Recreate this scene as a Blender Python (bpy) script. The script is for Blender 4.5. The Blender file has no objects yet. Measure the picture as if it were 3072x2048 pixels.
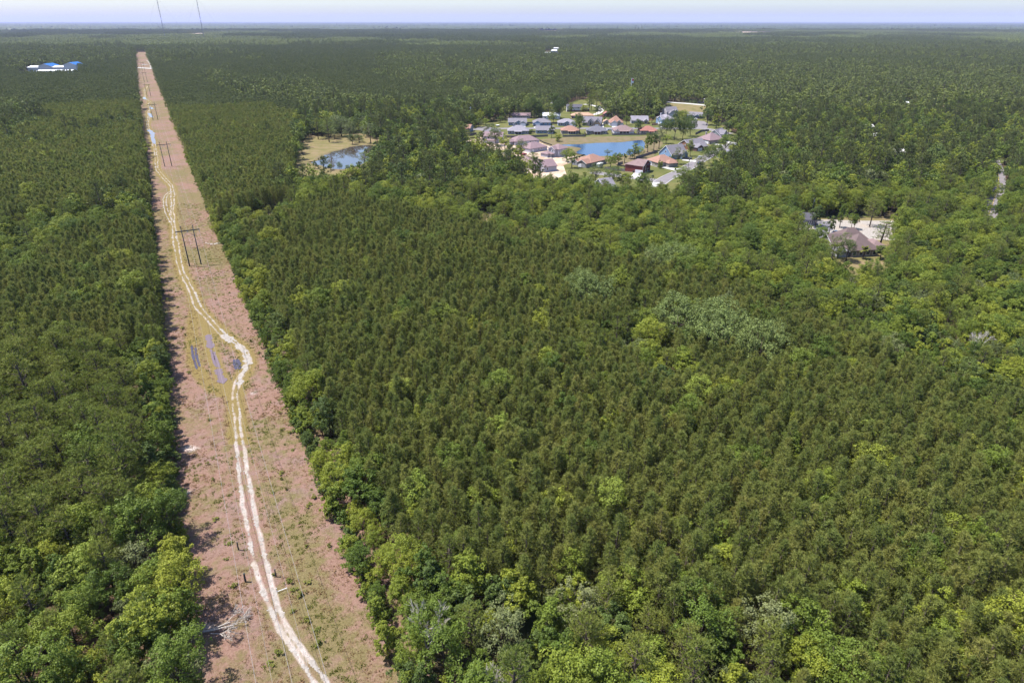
import bpy, bmesh, math, random
import numpy as np
from mathutils import Vector, Matrix

# ------------------------------------------------------------------ camera, sky, sun, exposure
S = bpy.context.scene
H = 85.0                      # drone height in metres
F = 1920.0                    # focal length in pixels of the 3072 px wide photograph
CX, CY, HORIZON = 1536.0, 1024.0, 63.0
PITCH = math.atan((CY - HORIZON) / F)
cam_d = bpy.data.cameras.new('camera')
cam = bpy.data.objects.new('camera', cam_d)
S.collection.objects.link(cam)
cam_d.sensor_width = 36.0
cam_d.lens = 36.0 * F / 3072.0
cam_d.clip_start, cam_d.clip_end = 1.0, 200000.0
cam.location = (0, 0, H)
cam.rotation_euler = (math.pi / 2 - PITCH, 0, 0)
S.camera = cam

SUN_ELEV, SUN_TO = math.radians(65), math.radians(96)   # light travels toward azimuth SUN_TO (clockwise from +Y)
world = bpy.data.worlds.new('World'); S.world = world; world.use_nodes = True
wn = world.node_tree; wn.nodes.clear()
wo = wn.nodes.new('ShaderNodeOutputWorld'); bg = wn.nodes.new('ShaderNodeBackground')
sky = wn.nodes.new('ShaderNodeTexSky'); sky.sky_type = 'NISHITA'; sky.sun_disc = False
sky.sun_elevation = SUN_ELEV; sky.sun_rotation = SUN_TO + math.pi
sky.altitude = 100; sky.air_density = 1.0; sky.dust_density = 1.4; sky.ozone_density = 5.5
bg.inputs['Strength'].default_value = 0.13
wn.links.new(sky.outputs[0], bg.inputs[0]); wn.links.new(bg.outputs[0], wo.inputs[0])
sun_d = bpy.data.lights.new('sun', 'SUN'); sun_d.energy = 5.0; sun_d.angle = math.radians(0.5)
sun_d.color = (1.0, 0.965, 0.90)
sun = bpy.data.objects.new('sun', sun_d); S.collection.objects.link(sun)
sun.location = (-200, -20, 400)
_dir = Vector((math.sin(SUN_TO) * math.cos(SUN_ELEV), math.cos(SUN_TO) * math.cos(SUN_ELEV), -math.sin(SUN_ELEV)))
sun.rotation_euler = _dir.to_track_quat('-Z', 'Y').to_euler()
S.view_settings.view_transform = 'Standard'; S.view_settings.look = 'None'
S.view_settings.exposure = 1.1; S.view_settings.gamma = 1.0
S.view_settings.use_curve_mapping = False
S.render.engine = 'CYCLES'
cy = S.cycles
cy.max_bounces = 5; cy.diffuse_bounces = 2; cy.glossy_bounces = 2; cy.transmission_bounces = 3
cy.transparent_max_bounces = 6; cy.volume_bounces = 0
cy.use_denoising = True
cy.use_adaptive_sampling = False
cy.caustics_reflective = False; cy.caustics_refractive = False

# ------------------------------------------------------------------ helpers
rng = np.random.default_rng(7)
random.seed(7)
COL = S.collection
_sp, _cp = math.sin(PITCH), math.cos(PITCH)

def G(px, py, z=0.0):
    """ground position of a point read off the photograph (survey of the place)"""
    u = (px - CX) / F; v = (CY - py) / F
    dy = _cp + v * _sp; dz = -_sp + v * _cp
    t = (z - H) / dz
    return (u * t, dy * t)

def proj(x, y, z):
    zz = z - H
    d = y * _cp - zz * _sp; up = y * _sp + zz * _cp
    d = np.maximum(d, 1e-3)
    return CX + F * x / d, CY - F * up / d, d

def zm(x0, y0, s):
    return lambda zx, zy: (x0 + zx * s, y0 + zy * s)
zA = zm(1340, 270, 360 / 2352); zB = zm(1640, 270, 360 / 2352); zC = zm(1900, 290, 360 / 2352)
zD = zm(1380, 400, 360 / 2352); zE = zm(1700, 400, 360 / 2352); zP = zm(860, 320, 360 / 2352)
zW = zm(2350, 600, 400 / 2352)

def props(o, label=None, cat=None, group=None, kind=None):
    if label: o['label'] = label
    if cat: o['category'] = cat
    if group: o['group'] = group
    if kind: o['kind'] = kind
    return o

def new_mesh(name, V, Fc, mat=None, smooth=False, uvless=True):
    me = bpy.data.meshes.new(name)
    V = np.asarray(V, dtype=np.float32).reshape(-1, 3)
    if isinstance(Fc, np.ndarray):
        n, k = Fc.shape
        me.vertices.add(len(V)); me.vertices.foreach_set('co', V.ravel())
        me.loops.add(n * k); me.loops.foreach_set('vertex_index', Fc.astype(np.int32).ravel())
        me.polygons.add(n); me.polygons.foreach_set('loop_start', np.arange(0, n * k, k, dtype=np.int32))
        me.update(calc_edges=True)
    else:
        me.from_pydata([tuple(map(float, v)) for v in V], [], [tuple(map(int, f)) for f in Fc])
        me.update()
    if mat is not None:
        me.materials.append(mat)
    if smooth:
        me.polygons.foreach_set('use_smooth', np.ones(len(me.polygons), dtype=bool))
    return me

def link(name, me, parent=None, loc=None):
    o = bpy.data.objects.new(name, me); COL.objects.link(o)
    if parent is not None: o.parent = parent
    if loc is not None: o.location = loc
    return o

def empty(name, loc, rz=0.0):
    o = bpy.data.objects.new(name, None); COL.objects.link(o)
    o.location = loc; o.rotation_euler = (0, 0, rz); o.empty_display_size = 0.5
    return o

class MB:
    def __init__(s): s.v = []; s.f = []
    def add(s, V, Fc):
        b = len(s.v); s.v += [tuple(v) for v in V]; s.f += [tuple(i + b for i in f) for f in Fc]; return s
    def box(s, x0, x1, y0, y1, z0, z1):
        V = [(x0, y0, z0), (x1, y0, z0), (x1, y1, z0), (x0, y1, z0), (x0, y0, z1), (x1, y0, z1), (x1, y1, z1), (x0, y1, z1)]
        return s.add(V, [(0, 3, 2, 1), (4, 5, 6, 7), (0, 1, 5, 4), (1, 2, 6, 5), (2, 3, 7, 6), (3, 0, 4, 7)])
    def tube(s, pts, rad, n=6, cap=True):
        pts = [Vector(p) for p in pts]
        rings = []
        for i, p in enumerate(pts):
            t = (pts[min(i + 1, len(pts) - 1)] - pts[max(i - 1, 0)])
            if t.length < 1e-9: t = Vector((0, 0, 1))
            t.normalize()
            a = t.orthogonal().normalized(); b = t.cross(a)
            r = rad[i] if hasattr(rad, '__len__') else rad
            rings.append([p + (a * math.cos(2 * math.pi * k / n) + b * math.sin(2 * math.pi * k / n)) * r for k in range(n)])
        b0 = len(s.v)
        for R in rings: s.v += [tuple(q) for q in R]
        for i in range(len(rings) - 1):
            for k in range(n):
                s.f.append((b0 + i * n + k, b0 + i * n + (k + 1) % n, b0 + (i + 1) * n + (k + 1) % n, b0 + (i + 1) * n + k))
        if cap:
            s.f.append(tuple(b0 + k for k in reversed(range(n))))
            s.f.append(tuple(b0 + (len(rings) - 1) * n + k for k in range(n)))
        return s
    def hexa(s, A, B):     # two quads, bottom and top
        return s.add(list(A) + list(B), [(3, 2, 1, 0), (4, 5, 6, 7), (0, 1, 5, 4), (1, 2, 6, 5), (2, 3, 7, 6), (3, 0, 4, 7)])
    def build(s, name, mat, parent=None, smooth=False):
        return link(name, new_mesh(name, s.v, s.f, mat, smooth), parent)

def in_poly(P, x, y):
    P = np.asarray(P); r = np.zeros(np.shape(x), dtype=bool); n = len(P); j = n - 1
    for i in range(n):
        xi, yi = P[i]; xj, yj = P[j]
        c = ((yi > y) != (yj > y)) & (x < (xj - xi) * (y - yi) / (yj - yi + 1e-12) + xi)
        r ^= c; j = i
    return r

def gpoly(pts, z=0.0): return [G(px, py, z) for px, py in pts]

def vnoise(x, y, seed=0):
    """smooth value noise in 0..1"""
    xi = np.floor(x).astype(np.int64); yi = np.floor(y).astype(np.int64)
    fx = x - xi; fy = y - yi
    fx = fx * fx * (3 - 2 * fx); fy = fy * fy * (3 - 2 * fy)
    def h(a, b):
        n = (a * 374761393 + b * 668265263 + seed * 1442695041) & 0xffffffff
        n = ((n ^ (n >> 13)) * 1274126177) & 0xffffffff
        return ((n ^ (n >> 16)) & 0xffff) / 65535.0
    return (h(xi, yi) * (1 - fx) + h(xi + 1, yi) * fx) * (1 - fy) + (h(xi, yi + 1) * (1 - fx) + h(xi + 1, yi + 1) * fx) * fy

def seg_dist(x, y, line):
    d = np.full(np.shape(x), 1e9)
    L = np.asarray(line)
    for (ax, ay), (bx, by) in zip(L[:-1], L[1:]):
        vx, vy = bx - ax, by - ay; q = vx * vx + vy * vy + 1e-9
        t = np.clip(((x - ax) * vx + (y - ay) * vy) / q, 0, 1)
        d = np.minimum(d, np.hypot(x - ax - t * vx, y - ay - t * vy))
    return d

def smoothline(pts, step):
    """Catmull-Rom through points, resampled"""
    P = [np.array(p, float) for p in pts]; out = []
    P = [2 * P[0] - P[1]] + P + [2 * P[-1] - P[-2]]
    for i in range(1, len(P) - 2):
        a, b, c, d = P[i - 1:i + 3]
        n = max(2, int(np.linalg.norm(c - b) / step))
        for k in range(n):
            t = k / n
            out.append(0.5 * (2 * b + (c - a) * t + (2 * a - 5 * b + 4 * c - d) * t * t + (3 * b - a - 3 * c + d) * t ** 3))
    out.append(P[-2]); return np.array(out)

def offset_line(L, off):
    t = np.gradient(L, axis=0); t /= np.linalg.norm(t, axis=1)[:, None] + 1e-9
    return L + np.stack([-t[:, 1], t[:, 0]], 1) * off

def ribbon(name, L, w, z, mat, kind='structure', label=None, cat=None, skirt=0.0):
    a, b = offset_line(L, w / 2), offset_line(L, -w / 2); n = len(L)
    V = [(p[0], p[1], z) for p in a] + [(p[0], p[1], z) for p in b]
    Fc = [(i, n + i, n + i + 1, i + 1) for i in range(n - 1)]
    o = link(name, new_mesh(name, V, Fc, mat))
    return props(o, label, cat, None, kind)

def sheet(name, poly, z, mat, label=None, cat=None, kind='structure', parent=None):
    bm = bmesh.new()
    vs = [bm.verts.new((p[0], p[1], z)) for p in poly]
    f = bm.faces.new(vs); f.normal_update()
    if f.normal.z < 0: f.normal_flip()
    bmesh.ops.triangulate(bm, faces=[f])
    me = bpy.data.meshes.new(name); bm.to_mesh(me); bm.free(); me.materials.append(mat)
    return props(link(name, me, parent), label, cat, None, kind)

# ------------------------------------------------------------------ materials
class NT:
    def __init__(s, name):
        s.m = bpy.data.materials.new(name); s.m.use_nodes = True
        s.t = s.m.node_tree; s.t.nodes.clear()
        s.out = s.n('OutputMaterial')
    def n(s, kind, **kw):
        nd = s.t.nodes.new('ShaderNode' + kind)
        for k, v in kw.items(): setattr(nd, k, v)
        return nd
    def l(s, a, b): s.t.links.new(a, b)
    def noise(s, scale, detail=3, rough=0.55, vec=None, dist=0.0):
        nd = s.n('TexNoise'); nd.inputs['Scale'].default_value = scale; nd.inputs['Detail'].default_value = detail
        nd.inputs['Roughness'].default_value = rough; nd.inputs['Distortion'].default_value = dist
        if vec is not None: s.l(vec, nd.inputs['Vector'])
        return nd.outputs['Fac']
    gain = .82      # all mineral and built surfaces; foliage sets its own
    def ramp(s, fac, stops, interp='LINEAR'):
        stops = [(q, c if c[0] == c[1] == c[2] else tuple(v * s.gain for v in c)) for q, c in stops]
        r = s.n('ValToRGB'); r.color_ramp.interpolation = interp
        el = r.color_ramp.elements
        while len(el) > 1: el.remove(el[-1])
        el[0].position = stops[0][0]; el[0].color = (*stops[0][1], 1)
        for p, c in stops[1:]:
            e = el.new(p); e.color = (*c, 1)
        s.l(fac, r.inputs[0]); return r.outputs[0]
    def mix(s, fac, a, b, mode='MIX'):
        m = s.n('Mix', data_type='RGBA', blend_type=mode)
        for sock, val in ((m.inputs[0], fac), (m.inputs[6], a), (m.inputs[7], b)):
            if isinstance(val, (int, float)): sock.default_value = val
            elif isinstance(val, tuple): sock.default_value = (*val, 1)
            else: s.l(val, sock)
        return m.outputs[2]
    def math(s, op, a, b=0.0, clamp=False):
        m = s.n('Math', operation=op); m.use_clamp = clamp
        for sock, val in ((m.inputs[0], a), (m.inputs[1], b)):
            if isinstance(val, (int, float)): sock.default_value = val
            else: s.l(val, sock)
        return m.outputs[0]
    def attr(s, name, typ='GEOMETRY', out='Fac'):
        a = s.n('Attribute', attribute_name=name, attribute_type=typ); return a.outputs[out]
    def pos(s): return s.n('NewGeometry').outputs['Position']
    def bsdf(s, col, rough=0.8, spec=0.2, metal=0.0, bump=None, bstr=0.3, bdist=0.1):
        b = s.n('BsdfPrincipled')
        if isinstance(col, tuple): b.inputs['Base Color'].default_value = (*col, 1)
        else: s.l(col, b.inputs['Base Color'])
        b.inputs['Roughness'].default_value = rough; b.inputs['Metallic'].default_value = metal
        b.inputs['Specular IOR Level'].default_value = spec
        if bump is not None:
            bp = s.n('Bump'); bp.inputs['Strength'].default_value = bstr; bp.inputs['Distance'].default_value = bdist
            s.l(bump, bp.inputs['Height']); s.l(bp.outputs[0], b.inputs['Normal'])
        s.l(b.outputs[0], s.out.inputs['Surface']); return b

def plain(name, col, rough=0.8, spec=0.2, var=0.12, scale=1.5, metal=0.0):
    t = NT(name)
    tc = t.n('TexCoord').outputs['Object']
    n = t.noise(scale, 4, 0.6, tc)
    lo = tuple(c * (1 - var) for c in col); hi = tuple(min(1, c * (1 + var)) for c in col)
    t.bsdf(t.ramp(n, [(0.3, lo), (0.7, hi)]), rough, spec, metal); return t.m

def leaf(name, stops, spread=0.45, trans=0.22, stand=0.35, rough=0.6):
    """foliage: colour by individual (object random + slow change across the land) and by leaf"""
    t = NT(name); t.gain = 1.0
    oi = t.n('ObjectInfo')
    stn = t.noise(0.012, 2, 0.5, oi.outputs['Location'])
    f = t.math('ADD', t.math('MULTIPLY', oi.outputs['Random'], 1 - stand), t.math('MULTIPLY', stn, stand))
    stops = [(q, (c[0] * 1.10, c[1] * 1.13, c[2] * .74)) for q, c in stops]
    c = t.ramp(f, stops)
    v = t.math('ADD', t.math('MULTIPLY', t.attr('leafv'), spread), 1 - spread / 2)
    vm = t.n('VectorMath', operation='SCALE'); t.l(c, vm.inputs[0]); t.l(v, vm.inputs[3])
    b = t.n('BsdfPrincipled'); t.l(vm.outputs[0], b.inputs['Base Color']); b.inputs['Roughness'].default_value = rough
    b.inputs['Specular IOR Level'].default_value = 0.25
    tr = t.n('BsdfTranslucent'); t.l(vm.outputs[0], tr.inputs['Color'])
    mx = t.n('MixShader'); mx.inputs[0].default_value = trans
    t.l(b.outputs[0], mx.inputs[1]); t.l(tr.outputs[0], mx.inputs[2]); t.l(mx.outputs[0], t.out.inputs['Surface'])
    return t.m

M = {}
M['pine'] = leaf('pine_needles', [(0.0, (.100, .126, .044)), (.3, (.132, .152, .050)), (.55, (.158, .170, .056)), (.8, (.182, .182, .062)), (.93, (.212, .184, .072)), (1.0, (.245, .160, .082))], .7, .38, .3)
M['pine_dark'] = leaf('tall_pine_needles', [(0.0, (.070, .088, .034)), (.5, (.092, .108, .042)), (1.0, (.120, .126, .052))], .7, .3, .2)
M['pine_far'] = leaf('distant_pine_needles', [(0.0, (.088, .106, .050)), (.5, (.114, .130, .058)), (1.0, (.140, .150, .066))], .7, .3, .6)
M['pine_mature'] = leaf('mature_pine_needles', [(0.0, (.110, .138, .040)), (.4, (.148, .170, .048)), (.8, (.176, .188, .056)), (1.0, (.205, .172, .076))], .7, .36, .3)
M['hard'] = leaf('broadleaf_leaves', [(0.0, (.044, .070, .016)), (.20, (.074, .108, .021)), (.42, (.108, .142, .026)), (.62, (.146, .172, .029)), (.84, (.190, .204, .032)), (1.0, (.240, .232, .038))], .8, .32, .25)
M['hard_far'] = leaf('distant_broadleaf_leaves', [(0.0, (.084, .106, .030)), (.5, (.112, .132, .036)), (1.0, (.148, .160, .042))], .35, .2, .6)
M['oak_dark'] = leaf('dark_oak_leaves', [(0.0, (.050, .074, .022)), (.5, (.066, .092, .026)), (1.0, (.088, .110, .032))], .6, .2, .1)
M['lime'] = leaf('yellow_green_leaves', [(0.0, (.150, .190, .040)), (.5, (.185, .215, .045)), (1.0, (.230, .235, .055))], .5, .3, .1)
M['canopy_far'] = leaf('shaded_horizon_canopy', [(0.0, (.028, .040, .028)), (.5, (.040, .054, .034)), (1.0, (.058, .072, .040))], .8, .1, .7)  # colour darkened to stand for deep shadow gaps between far crowns
M['oak_pale'] = leaf('pale_oak_leaves', [(0.0, (.108, .138, .054)), (.5, (.128, .156, .062)), (1.0, (.148, .170, .072))], .8, .25, .1)
M['moss'] = leaf('grey_mossy_leaves', [(0.0, (.085, .105, .052)), (.5, (.108, .124, .064)), (1.0, (.138, .140, .088))], .6, .2, .2)
M['rust'] = leaf('dead_rust_red_leaves', [(0.0, (.26, .10, .07)), (1.0, (.30, .13, .08))], .5, .2, .1)
M['weed'] = leaf('weed_leaves', [(0.0, (.120, .135, .034)), (.5, (.155, .165, .042)), (1.0, (.20, .18, .055))], .5, .4, .3)
M['drygrass'] = leaf('dry_reddish_grass', [(0.0, (.22, .125, .098)), (.45, (.27, .165, .128)), (.75, (.30, .20, .14)), (1.0, (.22, .18, .09))], .4, .35, .45, .8)
M['bark'] = plain('bark', (.11, .085, .07), .95, .1, .4, 3)
M['pale_bark'] = plain('pale_weathered_wood', (.46, .41, .37), .9, .1, .25, 3)
M['pole'] = plain('dark_weathered_pole_wood', (.055, .06, .06), .9, .1, .3, 4)
M['wire'] = plain('aluminium_conductor', (.24, .22, .22), .5, .4, .05, 2, .0)
M['insulator'] = plain('grey_glazed_porcelain', (.38, .42, .5), .35, .5, .05, 5)
M['steel'] = plain('galvanised_steel', (.28, .28, .30), .5, .5, .1, 2)
M['white_steel'] = plain('white_painted_steel', (.8, .8, .82), .5, .4, .05, 2)

def ground_mat():
    t = NT('forest_floor_soil'); p = t.pos()
    a = t.noise(.35, 5, .6, p); b = t.noise(.02, 3, .5, p)
    c = t.ramp(a, [(.3, (.055, .038, .024)), (.55, (.105, .068, .042)), (.75, (.15, .095, .055))])
    c2 = t.ramp(a, [(.3, (.03, .045, .015)), (.7, (.075, .09, .03))])
    t.bsdf(t.mix(t.ramp(b, [(.42, (0, 0, 0)), (.58, (1, 1, 1))]), c, c2), .95, .1, 0, a, .5, .2); return t.m
M['ground'] = ground_mat()

def row_mat():
    """dry grass of the cleared strip: pink-brown thatch, mauve bare soil, olive weeds, straw where vehicles pass"""
    t = NT('dry_pink_grassland'); p = t.pos()
    n0 = t.noise(.05, 4, .6, p, .6); n1 = t.noise(.45, 5, .65, p, .4); n2 = t.noise(3.2, 4, .7, p); n3 = t.noise(.13, 4, .6, p, .8)
    straw = t.ramp(n2, [(.25, (.140, .076, .058)), (.45, (.204, .120, .092)), (.6, (.240, .150, .116)), (.8, (.28, .190, .145))])
    mauve = t.ramp(n2, [(.25, (.105, .072, .068)), (.55, (.205, .145, .135)), (.8, (.285, .215, .195))])
    olive = t.ramp(n2, [(.25, (.085, .072, .028)), (.55, (.150, .128, .050)), (.8, (.215, .170, .085))])
    gold = t.ramp(n2, [(.25, (.105, .078, .026)), (.55, (.195, .145, .052)), (.8, (.275, .21, .095))])
    c = t.mix(t.ramp(n3, [(.48, (0, 0, 0)), (.72, (.6, .6, .6))]), straw, mauve)
    g = t.math('MULTIPLY_ADD', n1, 1.0); g.node.inputs[2].default_value = -0.18
    gm = t.math('ADD', t.math('MULTIPLY', n0, .9), g)
    gm = t.math('ADD', gm, t.math('MULTIPLY', t.attr('green'), .35))
    c = t.mix(t.ramp(gm, [(.72, (0, 0, 0)), (.95, (.85, .85, .85))]), c, olive)
    w = t.math('MULTIPLY', t.attr('worn'), t.math('ADD', n1, .62), True)
    c = t.mix(t.ramp(w, [(.28, (0, 0, 0)), (.75, (.95, .95, .95))]), c, gold)
    sd = t.math('ADD', t.math('MULTIPLY', t.attr('pale'), .8), t.math('MULTIPLY', n1, .6))
    c = t.mix(t.ramp(sd, [(.62, (0, 0, 0)), (.95, (1, 1, 1))]), c, (.36, .30, .275))
    t.bsdf(c, .95, .1, 0, t.math('ADD', n2, n1), .8, .25); return t.m
M['row'] = row_mat()

def sand_mat():
    t = NT('white_sand'); p = t.pos(); n = t.noise(1.3, 5, .65, p); n2 = t.noise(.15, 3, .5, p)
    c = t.ramp(n, [(.25, (.17, .135, .112)), (.40, (.25, .22, .195)), (.6, (.34, .31, .285)), (.8, (.40, .375, .355))])
    t.bsdf(t.mix(t.ramp(n2, [(.5, (0, 0, 0)), (.75, (.45, .45, .45))]), c, (.30, .23, .17)), .95, .1, 0, n, .6, .15); return t.m
M['sand'] = sand_mat()

def lot_mat():
    t = NT('construction_lot_sand'); p = t.pos(); n = t.noise(.12, 5, .6, p, .5); n2 = t.noise(.8, 4, .6, p)
    c = t.ramp(n, [(.3, (.27, .16, .095)), (.45, (.37, .25, .165)), (.55, (.47, .37, .285)), (.75, (.52, .45, .37))])
    t.bsdf(t.mix(.25, c, t.ramp(n2, [(.3, (.27, .19, .13)), (.7, (.54, .49, .42))])), .95, .1); return t.m
M['lot'] = lot_mat()

def lawn_mat(name, stops, scale=.09):
    t = NT(name); p = t.pos(); n = t.noise(scale, 5, .6, p, .4); n2 = t.noise(1.2, 3, .6, p)
    c = t.ramp(n, stops)
    t.bsdf(t.mix(t.math('MULTIPLY', n2, .45), c, (.06, .075, .018)), .95, .1, 0, n2, .4, .1); return t.m
M['lawn'] = lawn_mat('lawn_grass', [(.25, (.070, .080, .024)), (.45, (.105, .108, .032)), (.6, (.138, .126, .044)), (.75, (.185, .145, .070))])
M['meadow'] = lawn_mat('dry_meadow_grass', [(.25, (.10, .10, .036)), (.42, (.165, .135, .056)), (.55, (.21, .155, .080)), (.72, (.265, .175, .120))], .12)
M['bank'] = lawn_mat('muddy_bank_grass', [(.25, (.10, .09, .035)), (.45, (.155, .12, .062)), (.6, (.195, .132, .090)), (.8, (.24, .165, .13))], .2)

def road_mat(name, lo, hi):
    t = NT(name); p = t.pos(); n = t.noise(.25, 5, .6, p); n2 = t.noise(4, 3, .6, p)
    t.bsdf(t.mix(.3, t.ramp(n, [(.3, lo), (.7, hi)]), t.ramp(n2, [(.3, lo), (.7, hi)])), .85, .25); return t.m
M['asphalt'] = road_mat('sun_bleached_asphalt', (.155, .138, .144), (.205, .182, .19))
M['dark_asphalt'] = road_mat('grey_asphalt', (.12, .115, .13), (.17, .16, .178))
M['concrete'] = road_mat('pale_concrete', (.38, .36, .345), (.47, .45, .43))
M['kerb'] = road_mat('kerb_concrete', (.34, .33, .32), (.42, .40, .39))
M['yellow_paint'] = plain('yellow_road_paint', (.48, .33, .08), .7, .2, .15, 1)
M['white_paint'] = plain('white_road_paint', (.75, .75, .72), .7, .2, .1, 1)

def water_mat(name, deep, rough, bump, spec=.5):
    t = NT(name); p = t.pos(); n = t.noise(.9, 4, .6, p, .3)
    b = t.bsdf(deep, rough, spec, 0, n, bump, .05); b.inputs['IOR'].default_value = 1.33; return t.m
M['water'] = water_mat('pond_water_rippled', (.014, .035, .085), .14, .35, .8)
M['still'] = water_mat('still_brown_water', (.045, .035, .030), .03, .03, 1.0)
M['puddle'] = water_mat('muddy_puddle_water', (.125, .090, .098), .10, .03, .35)
M['dark_puddle'] = water_mat('deep_puddle_water', (.050, .042, .060), .10, .03, .4)

ROOFC = dict(grey=(.235, .215, .245), lightgrey=(.31, .285, .325), brown=(.27, .185, .18), orange=(.37, .21, .16), dark=(.115, .11, .135), red=(.36, .16, .13),
             slate=(.17, .165, .20), white=(.8, .8, .8), tan=(.50, .32, .22), mauve=(.29, .20, .215), blue=(.02, .16, .50), shed=(.60, .58, .57), cocoa=(.175, .125, .12))
WALLC = dict(white=(.74, .72, .76), lav=(.58, .56, .64), grey=(.34, .34, .38), blue=(.26, .38, .58), bluegrey=(.22, .30, .38), tan=(.42, .30, .18), brick=(.26, .07, .06),
             brown=(.28, .14, .08), green=(.50, .53, .46), cream=(.58, .53, .45), taupe=(.36, .31, .29), darkbrick=(.16, .09, .08), pink=(.62, .52, .56), metal=(.8, .8, .82), khaki=(.36, .33, .30))
ROOFC = {k: tuple(c * .74 for c in v) for k, v in ROOFC.items()}
WALLC = {k: tuple(c * .76 for c in v) for k, v in WALLC.items()}
def roof_mat(k):
    key = 'roof_' + k
    if key not in M:
        t = NT(k + '_roof_shingles'); tc = t.n('TexCoord').outputs['Object']
        n = t.noise(.7, 4, .6, tc); n2 = t.noise(9, 2, .6, tc); c = ROOFC[k]
        lo = tuple(v * .82 for v in c); hi = tuple(min(1, v * 1.15) for v in c)
        t.bsdf(t.mix(.35, t.ramp(n, [(.3, lo), (.7, hi)]), t.ramp(n2, [(.3, lo), (.7, hi)])), .85 if k not in ('white', 'blue') else .5, .2)
        M[key] = t.m
    return M[key]
def wall_mat(k):
    key = 'wall_' + k
    if key not in M:
        t = NT(k + '_wall_siding'); tc = t.n('TexCoord').outputs['Object']
        n = t.noise(.8, 3, .5, tc); c = WALLC[k]
        wv = t.n('TexWave', wave_type='BANDS', bands_direction='Z'); wv.inputs['Scale'].default_value = 2.2
        t.l(tc, wv.inputs['Vector'])
        lo = tuple(v * .92 for v in c); hi = tuple(min(1, v * 1.06) for v in c)
        t.bsdf(t.ramp(n, [(.3, lo), (.7, hi)]), .8, .2, 0, wv.outputs['Fac'], .25, .04); M[key] = t.m
    return M[key]
M['trim'] = plain('white_trim_paint', (.78, .77, .78), .6, .3, .04)
M['pane'] = plain('dark_window_glass', (.035, .04, .055), .08, .6, .3)
M['garage_door'] = plain('pale_garage_door_paint', (.70, .68, .72), .6, .3, .04)
M['door'] = plain('dark_front_door_paint', (.16, .06, .05), .6, .3, .1)
M['fence_wood'] = plain('weathered_fence_wood', (.20, .175, .17), .9, .1, .25, 2)
M['cedar'] = plain('new_cedar_fence_wood', (.42, .24, .15), .9, .1, .15, 2)
M['silt'] = plain('black_silt_fence_fabric', (.02, .02, .022), .8, .2, .3, 2)
M['tyre'] = plain('tyre_rubber', (.02, .02, .02), .9, .2, .1)
M['plastic_dark'] = plain('dark_green_plastic', (.03, .045, .04), .6, .3, .1)
M['concrete_slab'] = M['concrete']
def paint(k, c):
    key = 'paint_' + k
    if key not in M:
        M[key] = plain(k + '_car_paint', c, .25, .6, .04, 3)
    return M[key]

# ------------------------------------------------------------------ ground
R = 42000.0
ground = link('ground', new_mesh('ground', [(-R, -2000, 0), (R, -2000, 0), (R, R, 0), (-R, R, 0)], [(0, 1, 2, 3)], M['ground']))
props(ground, 'brown leaf-littered forest floor stretching to the horizon', 'ground', None, 'structure')

# cleared power-line strip: x = LX(y) + o
SLOPE = -0.53
def LX(y): return -11.5 + SLOPE * y
O0, O1, Y0, Y1 = -9.0, 33.0, 5.0, 2130.0
track_px = [(985, 2110), (960, 2048), (901, 1959), (849, 1881), (810, 1789), (780, 1672), (751, 1541), (734, 1437), (718, 1332), (709, 1228), (706, 1188), (718, 1135),
            (744, 1100), (738, 1060), (712, 1032), (666, 999), (627, 960), (594, 921), (575, 875), (555, 836), (538, 784), (528, 731), (521, 679), (517, 640), (518, 601),
            (516, 562), (494, 536), (473, 509), (470, 483), (466, 451), (460, 424), (452, 398), (444, 384), (444, 366), (447, 352), (446, 336), (453, 326), (446, 313), (448, 303), (435, 297), (436, 283), (434, 272), (441, 262), (443, 252)]
track = smoothline([G(*p) for p in track_px], 1.5)
side_track = smoothline([G(*p) for p in [(514, 575), (498, 590), (496, 612), (503, 640), (517, 668)]], 1.5)
loop_l = smoothline([G(*p) for p in [(588, 915), (580, 960), (578, 1000), (577, 1040), (582, 1080), (600, 1120), (640, 1165), (700, 1190)]], 1.5)
loop_m = smoothline([G(*p) for p in [(600, 930), (618, 980), (630, 1040), (650, 1100), (672, 1150), (704, 1190)]], 1.5)
spur = smoothline([G(*p) for p in [(675, 730), (640, 731), (618, 730)]], 1.5)
def wander(L, off, seed):
    s = np.arange(len(L)) * 1.5
    return L + (offset_line(L, 1.0) - L) * (off + .55 * (vnoise(s * .11, s * 0 + seed, 3) - .5) + .3 * (vnoise(s * .4, s * 0 + seed, 4) - .5))[:, None]
ruts = [wander(track, .72, 1), wander(track, -.72, 2)]

def rows(y):     # step grows with distance
    return .38 if y < 130 else (.6 if y < 260 else (1.4 if y < 700 else 5.0))
ys = [Y0]
while ys[-1] < Y1: ys.append(ys[-1] + rows(ys[-1]))
ys = np.array(ys); os_ = np.linspace(O0, O1, 106)
YY, OO = np.meshgrid(ys, os_, indexing='ij'); XX = LX(YY) + OO
n1_ = vnoise(XX * .5, YY * .5, 3); n2_ = vnoise(XX * .12, YY * .12, 5)
dT = seg_dist(XX, YY, track[::3]); dL = np.minimum(seg_dist(XX, YY, loop_l[::3]), seg_dist(XX, YY, loop_m[::3]))
dS = seg_dist(XX, YY, side_track[::3])
worn = np.clip(1.25 - dT / 3.2, 0, 1) * np.where(YY > 118, 1, .15)
worn = np.maximum(worn, np.clip(1.2 - dL / 2.6, 0, 1)); worn = np.maximum(worn, np.clip(1 - dS / 2.5, 0, 1))
green = .55 * np.clip(1 - np.abs(OO - 19) / 7, 0, 1) * np.clip((130 - YY) / 40, 0, 1) + np.clip(1 - np.hypot(XX + 115, YY - 250) / 22, 0, 1) * 1.3
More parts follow.
